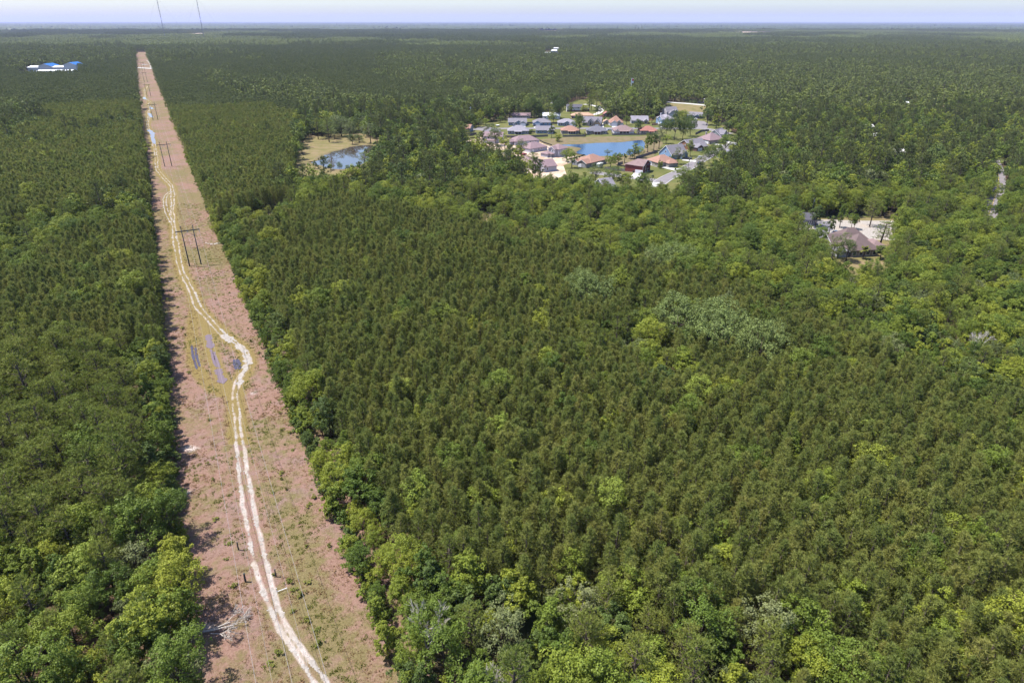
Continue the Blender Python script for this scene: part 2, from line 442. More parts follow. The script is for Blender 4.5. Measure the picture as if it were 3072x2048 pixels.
green += .55 * np.clip((YY - 230) / 60, 0, 1) * (vnoise(XX * .035, YY * .018, 61) - .25) + .25 * np.clip(1 - dT / 7, 0, 1) * (YY > 200)
dR = np.minimum(seg_dist(XX, YY, ruts[0][::2]), seg_dist(XX, YY, ruts[1][::2]))
gq = G(570, 1345); pale = np.clip(1 - np.hypot((XX - gq[0]) / 4.0, (YY - gq[1]) / 2.5), 0, 1)
for q, r in ((G(575, 1700), 3), (G(560, 1480), 3), (G(620, 1880), 3), (G(760, 1180), 3)):
    pale = np.maximum(pale, .7 * np.clip(1 - np.hypot(XX - q[0], YY - q[1]) / r, 0, 1))
pale = np.maximum(pale, np.clip(1.05 - dR / .9, 0, .95) * (.55 + .5 * n1_) * np.where(YY < 125, 1, .75))
ZZ = .02 + .16 * (n2_ - .3) * (np.minimum(np.minimum(dT, dL), np.minimum(dS, seg_dist(XX, YY, spur))) > 2.6) + .06 * n1_
ny, no = YY.shape
Vr = np.stack([XX, YY, np.maximum(ZZ, .012)], -1).reshape(-1, 3)
ii = (np.arange(ny - 1)[:, None] * no + np.arange(no - 1)[None, :]).ravel()
Fr = np.stack([ii, ii + 1, ii + no + 1, ii + no], 1)
me = new_mesh('cleared_strip', Vr, Fr, M['row'], True)
for nm, arr in (('worn', worn), ('green', green), ('pale', pale)):
    a = me.attributes.new(nm, 'FLOAT', 'POINT'); a.data.foreach_set('value', arr.astype(np.float32).ravel())
props(link('power_line_clearing', me), 'long straight clearing of pink-brown dry grass under the power line', 'clearing', None, 'structure')

# sand ruts: cells of a fine grid where wheels have bared the white sand
def cells(name, y0, y1, dy, do, o0, o1, maskf, z, mat, label, cat, kind='structure'):
    yy = np.arange(y0, y1, dy); oo = np.arange(o0, o1, do)
    Yg, Og = np.meshgrid(yy, oo, indexing='ij'); Xg = LX(Yg) + Og
    m = maskf(Xg[:-1, :-1] + do / 2, Yg[:-1, :-1] + dy / 2)
    n_o = len(oo); idx = (np.arange(len(yy) - 1)[:, None] * n_o + np.arange(n_o - 1)[None, :])[m]
    if len(idx) == 0: return None
    Fq = np.stack([idx, idx + 1, idx + n_o + 1, idx + n_o], 1)
    u, inv = np.unique(Fq, return_inverse=True)
    P = np.stack([Xg, Yg, np.zeros_like(Xg)], -1).reshape(-1, 3)[u]
    P[:, 2] = z + .16 * np.maximum(vnoise(P[:, 0] * .12, P[:, 1] * .12, 5) - .3, 0) * 0
    P[:, :2] += rng.uniform(-.3, .3, (len(P), 2)) * min(do, dy)
    return P, inv.reshape(Fq.shape)
def sandmask(X, Y):
    w = .115 + .50 * (vnoise(X * .55, Y * .55, 11) - .5) + .45 * (vnoise(X * 2.0, Y * 2.0, 13) - .5)
    brk = vnoise(X * .09 + 50, Y * .09, 12)
    near = np.clip((150 - Y) / 40, 0, 1)                    # continuous white ruts close by
    w = w + .10 * near - np.where(Y > 118, .6, .1) * np.clip(.40 - brk, 0, 1) * 2.4
    w = np.where((Y > 118) & (Y < 142), w * 0.62, w)
    w = np.where(Y > 420, w * 1.35 + .02, w)
    d = np.minimum(seg_dist(X, Y, ruts[0][::2]), seg_dist(X, Y, ruts[1][::2]))
    m = d < w
    g0 = G(736, 1085); dd = seg_dist(X, Y, smoothline([G(*p) for p in [(672, 1004), (705, 1030), (738, 1062), (745, 1095), (725, 1125), (722, 1150)]], 2))
    m |= (dd < 1.15 * (vnoise(X * .8, Y * .8, 21) * 1.5 - .15))
    ds = np.minimum(seg_dist(X, Y, offset_line(side_track, .7)), seg_dist(X, Y, offset_line(side_track, -.7)))
    m |= ds < .45 * vnoise(X * .7, Y * .7, 31)
    m |= (seg_dist(X, Y, spur) < 1.6 * vnoise(X * .5, Y * .5, 41) - .2)
    return m
parts = [cells('s', 40, 260, .22, .2, -2, 30, sandmask, .092, M['sand'], '', ''), cells('s', 260, 960, .8, .4, -2, 32, sandmask, .10, M['sand'], '', '')]
Vs, Fs, b = [], [], 0
for P, Fq in parts:
    Vs.append(P); Fs.append(Fq + b); b += len(P)
props(link('sand_track', new_mesh('sand_track', np.concatenate(Vs), np.concatenate(Fs), M['sand'])), 'pair of white sand wheel ruts winding along the power line clearing', 'track', None, 'structure')

def puddle(pxs, hw, mat, label, z=.112):
    L = smoothline([G(*p) for p in pxs], .5); n = len(L)
    t = np.linspace(0, 1, n); w = hw * np.minimum(1, 7 * np.minimum(t, 1 - t) + .25) * (1 + .9 * (vnoise(t * 14, t * 0 + hw * 7, 5) - .5))
    a = np.stack([offset_line(L, 1)[:, k] * w + L[:, k] * (1 - w) for k in (0, 1)], 1)
    c = np.stack([offset_line(L, -1)[:, k] * w + L[:, k] * (1 - w) for k in (0, 1)], 1)
    poly = np.concatenate([a, c[::-1]])
    sheet('puddle', [tuple(p) for p in poly], z, mat, label, 'puddle')
puddle([(575, 1035), (579, 1067), (591, 1108)], .36, M['dark_puddle'], 'thin curved dark puddle in the outer wheel rut')
puddle([(586, 1042), (590, 1070), (600, 1100)], .36, M['dark_puddle'], 'thin dark puddle in the rut beside the outer one')
puddle([(624, 1004), (630, 1032), (635, 1046)], .95, M['puddle'], 'wide mauve puddle at the far end of the middle ruts')
puddle([(632, 1048), (637, 1064), (644, 1090), (652, 1102)], .40, M['puddle'], 'narrow mauve puddle in the western middle rut')
puddle([(641, 1055), (647, 1074), (655, 1092), (659, 1104)], .40, M['puddle'], 'narrow mauve puddle in the eastern middle rut')
puddle([(653, 1106), (661, 1128), (671, 1151)], 1.0, M['puddle'], 'wide mauve puddle at the near end of the middle ruts')
puddle([(702, 1079), (705, 1093), (708, 1109)], .5, M['dark_puddle'], 'short dark puddle, western of the pair by the white sand')
puddle([(711, 1077), (716, 1092), (719, 1108)], .62, M['dark_puddle'], 'short dark puddle, eastern of the pair by the white sand')
puddle([(445, 390), (457, 400), (458, 414), (464, 432)], 1.7, M['puddle'], 'long pale blue puddle filling the track beyond the second pole frame')
puddle([(447, 340), (451, 346), (456, 353)], 1.4, M['puddle'], 'small sky-blue puddle at the foot of the third pole frame')
puddle([(451, 322), (455, 326), (458, 328)], 1.8, M['puddle'], 'round sky-blue puddle behind the third pole frame')
puddle([(432, 292), (434, 297), (440, 299)], 1.6, M['puddle'], 'bent sky-blue puddle by the fourth pole frame')
puddle([(429, 195), (437, 194), (443, 194)], 6, M['puddle'], 'far pale pool beyond the crossing road')

# crossing road far up the clearing
cr = np.array([G(380, 203), G(405, 203.5), G(458, 206.5), G(480, 208)])
ribbon('gravel_road', smoothline(cr, 10), 13, .30, M['concrete'], label='pale gravel road crossing the clearing far away', cat='road')
ribbon('gravel_spur', smoothline([G(455, 205), G(452, 194), G(447, 186), G(441, 182)], 8), 5, .28, M['sand'], label='pale sandy spur leaving the crossing road', cat='track')

# neighbourhood ground
NB = gpoly([(1390, 470), (1395, 392), (1440, 372), (1490, 364), (1540, 358), (1600, 356), (1645, 350), (1648, 322), (1690, 318), (1730, 300), (1790, 298), (1815, 330), (1822, 356), (1860, 364), (1910, 364), (1962, 360), (1985, 345), (2003, 306), (2118, 313), (2120, 362),
            (2190, 385), (2225, 425), (2230, 460), (2180, 510), (2110, 560), (2040, 598), (1960, 612), (1900, 605), (1780, 590), (1640, 566), (1560, 528), (1470, 484)])
sheet('lawn', NB, .012, M['lawn'], 'patchy green lawns of the housing estate', 'lawn')
sheet('meadow', gpoly([(2012, 311), (2135, 317), (2140, 342), (2030, 338), (2005, 330)]), .03, M['meadow'], 'open grassy field beside the pale highway', 'field')
sheet('pond_meadow', gpoly([(1560, 424), (1700, 412), (1960, 408), (1990, 430), (1960, 470), (1880, 500), (1740, 480), (1620, 445)]), .022, M['bank'], 'rough grassy margin around the estate pond', 'field')
sheet('construction_lot', gpoly([(1395, 425), (1440, 412), (1520, 412), (1600, 418), (1640, 436), (1700, 455), (1752, 470), (1745, 478), (1690, 496), (1700, 525), (1640, 545), (1560, 520), (1480, 470)]), .04, M['lot'], 'bare sandy building lot around the unfinished houses', 'lot')
sheet('pond_clearing', gpoly([(878, 500), (890, 470), (905, 440), (915, 415), (930, 402), (1000, 398), (1080, 400), (1150, 415), (1155, 445), (1140, 480), (1110, 520), (1010, 540), (930, 535)]), .012, M['meadow'], 'golden grass clearing around the woodland pond', 'field')
sheet('woods_yard', gpoly([(2360, 700), (2385, 672), (2440, 656), (2560, 650), (2720, 650), (2735, 690), (2700, 760), (2660, 815), (2520, 830), (2400, 830), (2300, 840), (2290, 790)]), .012, M['meadow'], 'dry yard around the woodland house', 'yard')
sheet('woods_sand_yard', gpoly([(2372, 672), (2395, 668), (2440, 668), (2450, 658), (2580, 662), (2715, 662), (2718, 690), (2690, 720), (2580, 720), (2520, 705), (2440, 745), (2390, 730)]), .024, M['sand'], 'bare pale sand in front of the woodland garage', 'yard')
sheet('woods_driveway', gpoly([(2436, 668), (2490, 662), (2500, 690), (2470, 700), (2520, 716), (2515, 730), (2465, 735), (2432, 725), (2450, 705), (2442, 685)]), .036, M['dark_asphalt'], 'grey asphalt driveway curving to the woodland garage', 'driveway')
for pl in ([(735, 660), (870, 620), (905, 648), (760, 705)], [(1415, 640), (1485, 630), (1500, 700), (1430, 710)], [(1500, 665), (1540, 660), (1560, 720), (1510, 715)], [(1760, 670), (1815, 655), (1830, 710), (1780, 720)]):
    sheet('grass_glade', gpoly(pl), .012, M['meadow'], 'small sunlit grass glade between the trees near ' + ['the clearing edge', 'the mossy oaks', 'the plantation back row', 'the dense hardwoods'][[735, 1415, 1500, 1760].index(pl[0][0])], 'glade')

def pond(px, z, mat, name, label, bankw, bankmat):
    P = smoothline([G(*p) for p in px] + [G(*px[0])], 3)[:-1]
    P = P + (np.stack([vnoise(P[:, 0] * .25, P[:, 1] * .25, 3), vnoise(P[:, 0] * .25, P[:, 1] * .25, 4)], 1) - .5) * 2.0
    sheet(name, [tuple(p) for p in P], z, mat, label, 'pond')
    c = P.mean(0); d = P - c; d /= np.linalg.norm(d, axis=1)[:, None]
    n = len(P)
    prof = [(0, z - .15), (1.2, z + .18), (bankw * .5, .42), (bankw, .0)]
    V, Fc = [], []
    for w, h in prof:
        for i, p in enumerate(P):
            q = p + d[i] * w * (.75 + .5 * vnoise(np.array([p[0] * .2]), np.array([p[1] * .2]), 8)[0]); V.append((q[0], q[1], h))
    for k in range(len(prof) - 1):
        for i in range(n):
            j = (i + 1) % n; Fc.append((k * n + i, k * n + j, (k + 1) * n + j, (k + 1) * n + i))
    props(link(name + '_bank', new_mesh(name, V, Fc, bankmat, True)), 'muddy sloping bank ringing the ' + name.replace('_', ' '), 'bank', None, 'structure')
pond([zB(270, 1078), zB(520, 1072), zB(800, 1055), zB(1100, 1038), zB(1280, 1030), zB(1420, 1032), zB(1640, 1010), zB(1840, 990), zB(1930, 1050), zB(1900, 1180), zB(1700, 1250), zB(1500, 1290), zB(1150, 1300), zB(900, 1300), zB(700, 1270), zB(570, 1225),
      zB(620, 1190), zB(690, 1150), zB(560, 1118), zB(400, 1105)], .10, M['water'], 'estate_pond', 'rippled deep blue pond behind the estate houses', 6, M['bank'])
pond([zP(455, 1085), zP(600, 1070), zP(740, 960), zP(880, 900), zP(1100, 840), zP(1300, 790), zP(1500, 760), zP(1700, 770), zP(1780, 830), zP(1700, 980), zP(1500, 1120), zP(1300, 1190), zP(1000, 1230), zP(760, 1190), zP(620, 1140)], .10, M['still'], 'woodland_pond', 'still brown woodland pond mirroring the trees and blue sky', 4, M['bank'])
sheet('garden_pool', gpoly([(2335, 768), (2380, 762), (2385, 776), (2340, 782)]), .04, M['still'], 'small dark pond by the woodland house', 'pond')

# estate streets, each with kerbs
def street(px, w, label, z=.055, mat='asphalt', kerb=True, name='street'):
    L = smoothline([G(*p) for p in px], 4)
    o = ribbon(name, L, w, z, M[mat], label=label, cat='street')
    if kerb:
        for s in (-1, 1):
            a, c = offset_line(L, s * (w / 2)), offset_line(L, s * (w / 2 + .45)); n = len(L)
            V = [(p[0], p[1], 0.0) for p in a] + [(p[0], p[1], z + .12) for p in a] + [(p[0], p[1], z + .12) for p in c] + [(p[0], p[1], 0.0) for p in c]
            Fc = []
            for i in range(n - 1):
                for k in range(3): Fc.append((k * n + i, k * n + i + 1, (k + 1) * n + i + 1, (k + 1) * n + i))
            link('kerb', new_mesh('kerb', V, Fc, M['kerb']), o)
    return L
st1 = street([(1418, 389), (1470, 387), (1530, 386), (1640, 385.5), (1750, 385.5), (1850, 385.5), (1970, 386), (2040, 386), (2100, 386), (2135, 390), (2190, 402)], 7.2, 'pale estate street between the two rows of houses')
st2 = street([(1975, 552), (2000, 535), (2040, 516), (2080, 494), (2110, 476), (2160, 452), (2206, 430), (2250, 412)], 7.5, 'sloping estate street past the blue gabled house', .065)
st3 = street([(1780, 517), (1802, 521), (1860, 528), (1917, 536), (1968, 542), (1990, 543)], 6.5, 'short lane in front of the red brick house', .045)
sheet('street_end', gpoly([(2062, 368), (2080, 362), (2112, 364), (2125, 372), (2120, 388), (2085, 388), (2075, 378)]), .075, M['asphalt'], 'wide asphalt turning area by the low grey house', 'street')
sheet('turning_circle', gpoly([(1426, 389), (1432, 382), (1455, 380), (1480, 384), (1478, 391), (1450, 394)]), .075, M['asphalt'], 'pale turning circle at the dead end of the street', 'street')
street([(1990, 305), (2016, 308), (2060, 311), (2114, 316), (2160, 321)], 9, 'pale highway beyond the open field', .06, 'concrete', False, 'highway')
street([(1752, 313), (1775, 316), (1796, 322), (1803, 333), (1790, 342), (1770, 346), (1730, 348)], 5.5, 'curving pale lane behind the white and black house', .06, 'concrete', False, 'lane')
def drive(px, label, mat='concrete', z=.085): sheet('driveway', gpoly(px), z, M[mat], label, 'driveway')
drive([zE(1330, 760), zE(1490, 790), zE(1400, 900), zE(1260, 850)], 'white driveway of the red brick house')
drive([zE(1690, 960), zE(1830, 970), zE(1820, 1040), zE(1650, 1060)], 'white driveway apron at the bottom of the sloping street')
drive([zC(560, 1395), zC(620, 1370), zC(890, 1420), zC(830, 1460)], 'white driveway running past the round clipped shrub')
drive([zC(950, 1250), zC(980, 1225), zC(1245, 1255), zC(1215, 1285)], 'white driveway with the black pickup on it')
drive([zC(1200, 1035), zC(1395, 1020), zC(1395, 1045), zC(1260, 1055)], 'white driveway of the brown gabled house')
drive([zC(1450, 925), zC(1490, 905), zC(1830, 960), zC(1800, 975)], 'long pale driveway between two lawns')
drive([zC(1690, 890), zC(1760, 855), zC(2010, 900), zC(1950, 925)], 'white driveway with the black car on it')
drive([zC(1150, 490), zC(1190, 430), zC(1260, 430), zC(1235, 480)], 'white driveway of the low grey house')
drive([zC(490, 560), zC(570, 555), zC(600, 610), zC(530, 600)], 'white driveway of the blue two-storey house')
drive([zB(1060, 700), zB(1115, 640), zB(1120, 740), zB(1010, 745)], 'white driveway beside the tan gabled house')
drive([zB(1270, 705), zB(1380, 705), zB(1370, 750), zB(1290, 750)], 'white driveway of the orange-roofed white house')
drive([zB(440, 700), zB(550, 700), zB(560, 742), zB(440, 742)], 'white driveway of the grey house by the tall tree')
drive([zA(1430, 695), zA(1540, 695), zA(1550, 748), zA(1440, 748)], 'white driveway of the westernmost gabled house')
drive([zA(1700, 695), zA(1830, 695), zA(1830, 748), zA(1710, 748)], 'white driveway of the hipped grey house')
drive([zE(400, 600), zE(500, 635), zE(460, 665), zE(380, 640)], 'white driveway of the orange-roofed house by the pond')
drive([zD(860, 300), zD(1000, 420), zD(930, 460), zD(830, 340)], 'pale construction track by the mossy trees', 'lot', .06)

# woodland road at the far edge
rd = smoothline([G(2950, 700), G(2968, 640), G(2985, 590), G(2996, 545), G(2990, 505), G(2975, 470), G(2950, 430)], 4)
ro = ribbon('woodland_road', rd, 7.0, .05, M['asphalt'], label='grey road with yellow centre line cut between tall trees', cat='road')
yl = ribbon('centre_line', rd, .25, .058, M['yellow_paint']); yl.parent = ro
for k in ('kind',): del yl[k]
# distant bare patches
sheet('sand_pit', gpoly([(1012, 158), (1080, 156), (1082, 152.5), (1015, 153.5)], 0), .4, M['lot'], 'far pale sand clearing in the dark woods', 'clearing')

FAR_FIELDS = [gpoly(q) for q in ([(1596, 101), (1696, 100.5), (1690, 92), (1604, 92.5)], [(2196, 104), (2345, 106), (2338, 97), (2205, 95.5)], [(560, 108), (640, 107), (635, 100), (568, 101)])]
for q, lb in zip(FAR_FIELDS, ('pale strip of cleared land in the far centre woods', 'pale strip of cleared land in the far eastern woods', 'pale strip of cleared land below the radio masts')):
    sheet('far_field', q, .5, M['lot'], lb, 'field')
# haze: closed box of thin blue air around everything
hz = NT('blue_air_haze')
pv = hz.n('VolumePrincipled'); pv.inputs['Color'].default_value = (.58, .62, 1.0, 1); pv.inputs['Density'].default_value = 3.1e-5
pv.inputs['Anisotropy'].default_value = 0.0
hz.l(pv.outputs[0], hz.out.inputs['Volume'])
hb = MB().box(-R - 500, R + 500, -2500, R + 500, -1.0, 246.0).build('haze', hz.m)
props(hb, 'thin blue haze lying over the far forest', 'haze', None, 'stuff')

# ------------------------------------------------------------------ trees
def unit(a): return a / (np.linalg.norm(a, axis=-1, keepdims=True) + 1e-9)

def leaf_quads(C, N, s, r):
    n = len(C); t = unit(np.cross(N, unit(r.normal(size=(n, 3))))); b = np.cross(N, t); s = s[:, None]
    V = np.stack([C + t * s * .55, C + b * s * .36 + N * s * .10, C - t * s * .55, C - b * s * .36 + N * s * .10], 1).reshape(-1, 3)
    return V, np.arange(4 * n).reshape(n, 4)

def tree_mesh(name, trunk, crown_V, crown_F, lv, leafmat, barkmat, join=False):
    """returns (trunk mesh, crown mesh) or one joined mesh"""
    def crown(V, Fc):
        me = new_mesh(name + '_crown', V, Fc, leafmat)
        a = me.attributes.new('leafv', 'FLOAT', 'FACE'); a.data.foreach_set('value', lv.astype(np.float32)); return me
    if not join:
        return new_mesh(name + '_trunk', trunk.v, trunk.f, barkmat, True), crown(crown_V, crown_F)
    tf = [f for f in trunk.f if len(f) == 4]
    Vt = np.array(trunk.v); nt = len(Vt)
    k = crown_F.shape[1]
    cf = crown_F + nt
    if k == 3: cf = np.concatenate([cf, cf[:, 2:3]], 1)
    if k == 3:
        tri = []
        for f in tf: tri += [(f[0], f[1], f[2]), (f[0], f[2], f[3])]
        Fa = np.concatenate([np.array(tri), crown_F + nt]); nm = len(tri)
    else:
        Fa = np.concatenate([np.array(tf), cf]); nm = len(tf)
    me = new_mesh(name, np.concatenate([Vt, crown_V]), Fa)
    me.materials.append(barkmat); me.materials.append(leafmat)
    mi = np.ones(len(Fa), np.int32); mi[:nm] = 0; me.polygons.foreach_set('material_index', mi)
    a = me.attributes.new('leafv', 'FLOAT', 'FACE'); a.data.foreach_set('value', np.concatenate([np.zeros(nm), lv]).astype(np.float32))
    return me

def broad(seed, Ht, Rc, lobes, nleaf, ls, base=.30, sparse=0.0, limbs=6, flat=1.0):
    r = np.random.default_rng(seed)
    zc = Ht * (1 + base) / 2; hz_ = Ht * (1 - base) / 2 * flat
    i = np.arange(lobes); ph = i * 2.39996 + r.uniform(-.7, .7, lobes) + r.uniform(0, 6.28)
    cz = np.linspace(-.75, .92, lobes) + r.uniform(-.2, .2, lobes)
    rr = np.sqrt(np.clip(1 - cz ** 2, 0, 1))
    Lr = Rc * r.uniform(.20, .44, lobes)
    k = r.uniform(.45, .98, lobes) * (1 + .28 * np.cos(ph - r.uniform(0, 6.28)) + .18 * np.cos(2 * ph + r.uniform(0, 6.28)))
    Lc = np.stack([np.cos(ph) * rr * Rc * k, np.sin(ph) * rr * Rc * k, zc + cz * hz_ * r.uniform(.55, 1.0, lobes)], 1)
    Lc = np.concatenate([Lc, [[0, 0, zc + hz_ * .15]]]); Lr = np.append(Lr, Rc * .5)
    pick = r.choice(len(Lr), size=int(nleaf * 1.9), p=Lr ** 2 / (Lr ** 2).sum())
    # each bough breaks up into smaller sprays
    ns = 11
    sd = unit(r.normal(size=(len(Lr), ns, 3)) + np.array([0, 0, .25]))
    srad = r.uniform(.55, 1.02, (len(Lr), ns)); ssz = r.uniform(.26, .48, (len(Lr), ns)); sv = r.random((len(Lr), ns))
    q_ = r.integers(0, ns, len(pick))
    d0 = sd[pick, q_]; d1 = unit(r.normal(size=(len(pick), 3)) + np.array([0, 0, .3]))
    C = Lc[pick] + (d0 * (Lr[pick] * srad[pick, q_])[:, None] + d1 * (Lr[pick] * ssz[pick, q_] * r.uniform(.55, 1.05, len(pick)))[:, None]) * np.array([1, 1, .85])
    d = unit(d0 * .5 + d1)
    keep = np.ones(len(C), bool)
    for q in range(len(Lr)):
        dd = np.linalg.norm((C - Lc[q]) / np.array([1, 1, .82]), axis=1)
        keep &= ~((dd < Lr[q] * .60) & (pick != q))
    keep &= C[:, 2] > Ht * base * .7
    if sparse: keep &= r.random(len(C)) > sparse
    C, d, pick, q_ = C[keep][:nleaf], d[keep][:nleaf], pick[keep][:nleaf], q_[keep][:nleaf]
    N = unit(d * .65 + np.array([0, 0, .35]) + r.normal(size=d.shape) * .42)
    s = ls * r.uniform(.5, 1.6, len(C))
    V, Fc = leaf_quads(C, N, s, r)
    lobev = r.uniform(0, 1, len(Lr))
    lv = np.clip(.40 * r.random(len(C)) + .30 * lobev[pick] + .30 * sv[pick, q_], 0, 1)
    t = MB(); tr = max(.10, Ht * .017)
    top = Vector((r.uniform(-.3, .3), r.uniform(-.3, .3), Ht * .62))
    t.tube([(0, 0, -.1), (0, 0, Ht * .2), top * .65 + Vector((0, 0, .1)), top], [tr * 1.35, tr, tr * .75, tr * .4], 6)
    for q in r.permutation(len(Lr))[:limbs]:
        a = Vector((0, 0, Ht * r.uniform(.25, .45))); e = Vector(Lc[q]); m = a.lerp(e, .5) + Vector((0, 0, .3))
        t.tube([a, m, e], [tr * .5, tr * .34, tr * .12], 5)
    return t, V, Fc, lv

def blades(C, A, n, ln, wd, cone, r):
    """tufts of needles: n blades about axis A at each centre C"""
    k = len(C); C = np.repeat(C, n, 0); A = np.repeat(A, n, 0)
    D = unit(A + r.normal(size=A.shape) * cone)
    L = ln * r.uniform(.7, 1.25, len(C))[:, None]
    T = unit(np.cross(D, unit(r.normal(size=D.shape))))
    B0 = C - D * L * .1
    V = np.stack([B0 - T * wd * .5, B0 + T * wd * .5, C + D * L], 1).reshape(-1, 3)
    return V, np.arange(3 * len(C)).reshape(-1, 3)

def pine(seed, Ht, Rc, nb, per, nbl, ln, wd, base=.35, power=.75, cone=.55, up=.7):
    r = np.random.default_rng(seed); C, A = [], []
    t = MB(); tr = Ht * .011 + .02
    bend = r.uniform(-.25, .25, 2)
    t.tube([(0, 0, -.1), (bend[0] * .3, bend[1] * .3, Ht * .4), (bend[0], bend[1], Ht * .97)], [tr * 1.2, tr, tr * .25], 5)
    for i in range(nb):
        q = (i + r.random()) / nb; z = Ht * (base + (1 - base) * q * .96)
        ln_b = Rc * ((1 - q) ** power) * r.uniform(.75, 1.15) * (1 if q > .12 else .8) + .15
        az = i * 2.39996 + r.uniform(-.4, .4); el = math.radians(8 + 50 * q + r.uniform(-8, 12))
        d = np.array([math.cos(az) * math.cos(el), math.sin(az) * math.cos(el), math.sin(el)])
        o = np.array([bend[0] * z / Ht, bend[1] * z / Ht, z])
        for k in range(per):
            f = 1 - .30 * k * r.uniform(.7, 1.2)
            if f <= .05: continue
            C.append(o + d * ln_b * f + r.normal(size=3) * .08 * Rc * (k > 0)); A.append(d * .8 + np.array([0, 0, up]))
        if i % 3 == 0:
            t.tube([tuple(o), tuple(o + d * ln_b * .9)], [tr * .3, tr * .1], 3, False)
    for k in range(5):
        C.append(np.array([bend[0], bend[1], Ht * (.93 + .02 * k)])); A.append(np.array([r.normal() * .3, r.normal() * .3, 1]))
    C = np.array(C); A = unit(np.array(A))
    V, Fc = blades(C, A, nbl, ln, wd, cone, r)
    tv = r.random(len(C)); lv = np.clip(.5 * np.repeat(tv, nbl) + .5 * r.random(len(Fc)), 0, 1)
    return t, V, Fc, lv

def mature(seed, Ht, Rc, limbs, tpc, nbl, ln, wd, bare=.5):
    r = np.random.default_rng(seed); C, A = [], []
    t = MB(); tr = Ht * .012 + .04
    t.tube([(0, 0, -.1), (r.uniform(-.2, .2), r.uniform(-.2, .2), Ht * .5), (0, 0, Ht * .95)], [tr * 1.25, tr, tr * .3], 6)
    for i in range(limbs):
        q = (i + r.random()) / limbs; z = Ht * (bare + (1 - bare) * q * .93)
        lb = Rc * (math.sin(math.pi * min(1, .22 + .70 * q)) ** .8) * r.uniform(.55, 1.1)
        az = i * 2.39996 + r.uniform(-.5, .5); el = math.radians(r.uniform(0, 30) + 30 * q)
        d = np.array([math.cos(az) * math.cos(el), math.sin(az) * math.cos(el), math.sin(el)])
        o = np.array([0, 0, z]); e = o + d * lb
        t.tube([tuple(o), tuple(o + d * lb * .5 - np.array([0, 0, .1])), tuple(e)], [tr * .35, tr * .22, tr * .08], 4, False)
        for c0, num, sp_ in ((e, tpc, .75), (o + d * lb * .6, tpc // 2, .6)):
            for k in range(num):
                w = unit(r.normal(size=3)) * np.array([1, 1, .55]); C.append(c0 + w * sp_ * r.uniform(.5, 1)); A.append(unit(w * .7 + np.array([0, 0, .8])))
    C = np.array(C); A = np.array(A)
    V, Fc = blades(C, A, nbl, ln, wd, .6, r)
    tv = r.random(len(C)); lv = np.clip(.6 * np.repeat(tv, nbl) + .4 * r.random(len(Fc)), 0, 1)
    return t, V, Fc, lv

def bare_tree(seed, Ht, depth=5, spread=.55, twig=.012):
    r = random.Random(seed); t = MB()
    def grow(p, d, ln, rad, k):
        q = p + d * ln; m = p.lerp(q, .5) + Vector((r.uniform(-1, 1), r.uniform(-1, 1), 0)) * ln * .08
        t.tube([p, m, q], [rad, rad * .85, rad * .66], 5 if k > 2 else 3, False)
        if k == 0: return
        for i in range(3 if k > 1 else 4):
            nd = (d + Vector((r.uniform(-1, 1), r.uniform(-1, 1), r.uniform(-.35, .7))) * spread).normalized()
            grow(p.lerp(q, r.uniform(.55, 1)), nd, ln * r.uniform(.55, .8), max(rad * .55, twig), k - 1)
    grow(Vector((0, 0, -.1)), Vector((.05, .02, 1)).normalized(), Ht * .36, Ht * .012, depth)
    return t

# ---- kinds at three levels of detail
HI = {}      # kind -> list of (trunk mesh, crown mesh)
def hi(kind, gens, leafk, barkk='bark'):
    HI[kind] = [tree_mesh(kind, *g, M[leafk], M[barkk]) for g in gens]
PINE_HI = [pine(100 + i, 11.0 + .5 * (i % 4), 2.05 + .2 * (i % 3), 70, 3, 9, .54, .10, .22, .45, 1.0, .65) for i in range(10)]
MAT_HI = [mature(200 + i, 13.0 + (i % 3), 3.1 + .3 * (i % 2), 36, 10, 6, .48, .11, .30) for i in range(5)]
BRO_HI = [broad(300 + i, [11, 12, 13, 12, 10.5, 14][i % 6], [3.4, 4.0, 4.6, 3.0, 3.7, 4.2][i % 6], [19, 22, 25, 18, 20, 24][i % 6], 8200, .215, [.18, .22, .25, .12, .16, .25][i % 6]) for i in range(10)]
OAK_HI = [broad(400 + i, 11.5, 6.4, 30, 11000, .225, .22, 0, 9, .85) for i in range(3)]
SHR_HI = [broad(500 + i, 5.0, 2.2, 9, 1300, .28, .05, 0, 4) for i in range(3)]
SPARSE_HI = [broad(600 + i, 12, 4.2, 20, 4600, .21, .22, .35, 12) for i in range(3)]
hi('pine', PINE_HI, 'pine'); hi('mature', MAT_HI, 'pine_mature'); hi('hard', BRO_HI, 'hard'); hi('dark', BRO_HI[:5], 'oak_dark'); hi('lime', BRO_HI[2:6], 'lime')
hi('mossoak', OAK_HI, 'oak_pale'); hi('oak', OAK_HI, 'oak_dark'); hi('shrub', SHR_HI, 'hard'); hi('moss', SPARSE_HI, 'moss'); hi('rust', BRO_HI[3:4], 'rust')
for k_ in ('moss', 'mossoak'):
    pass

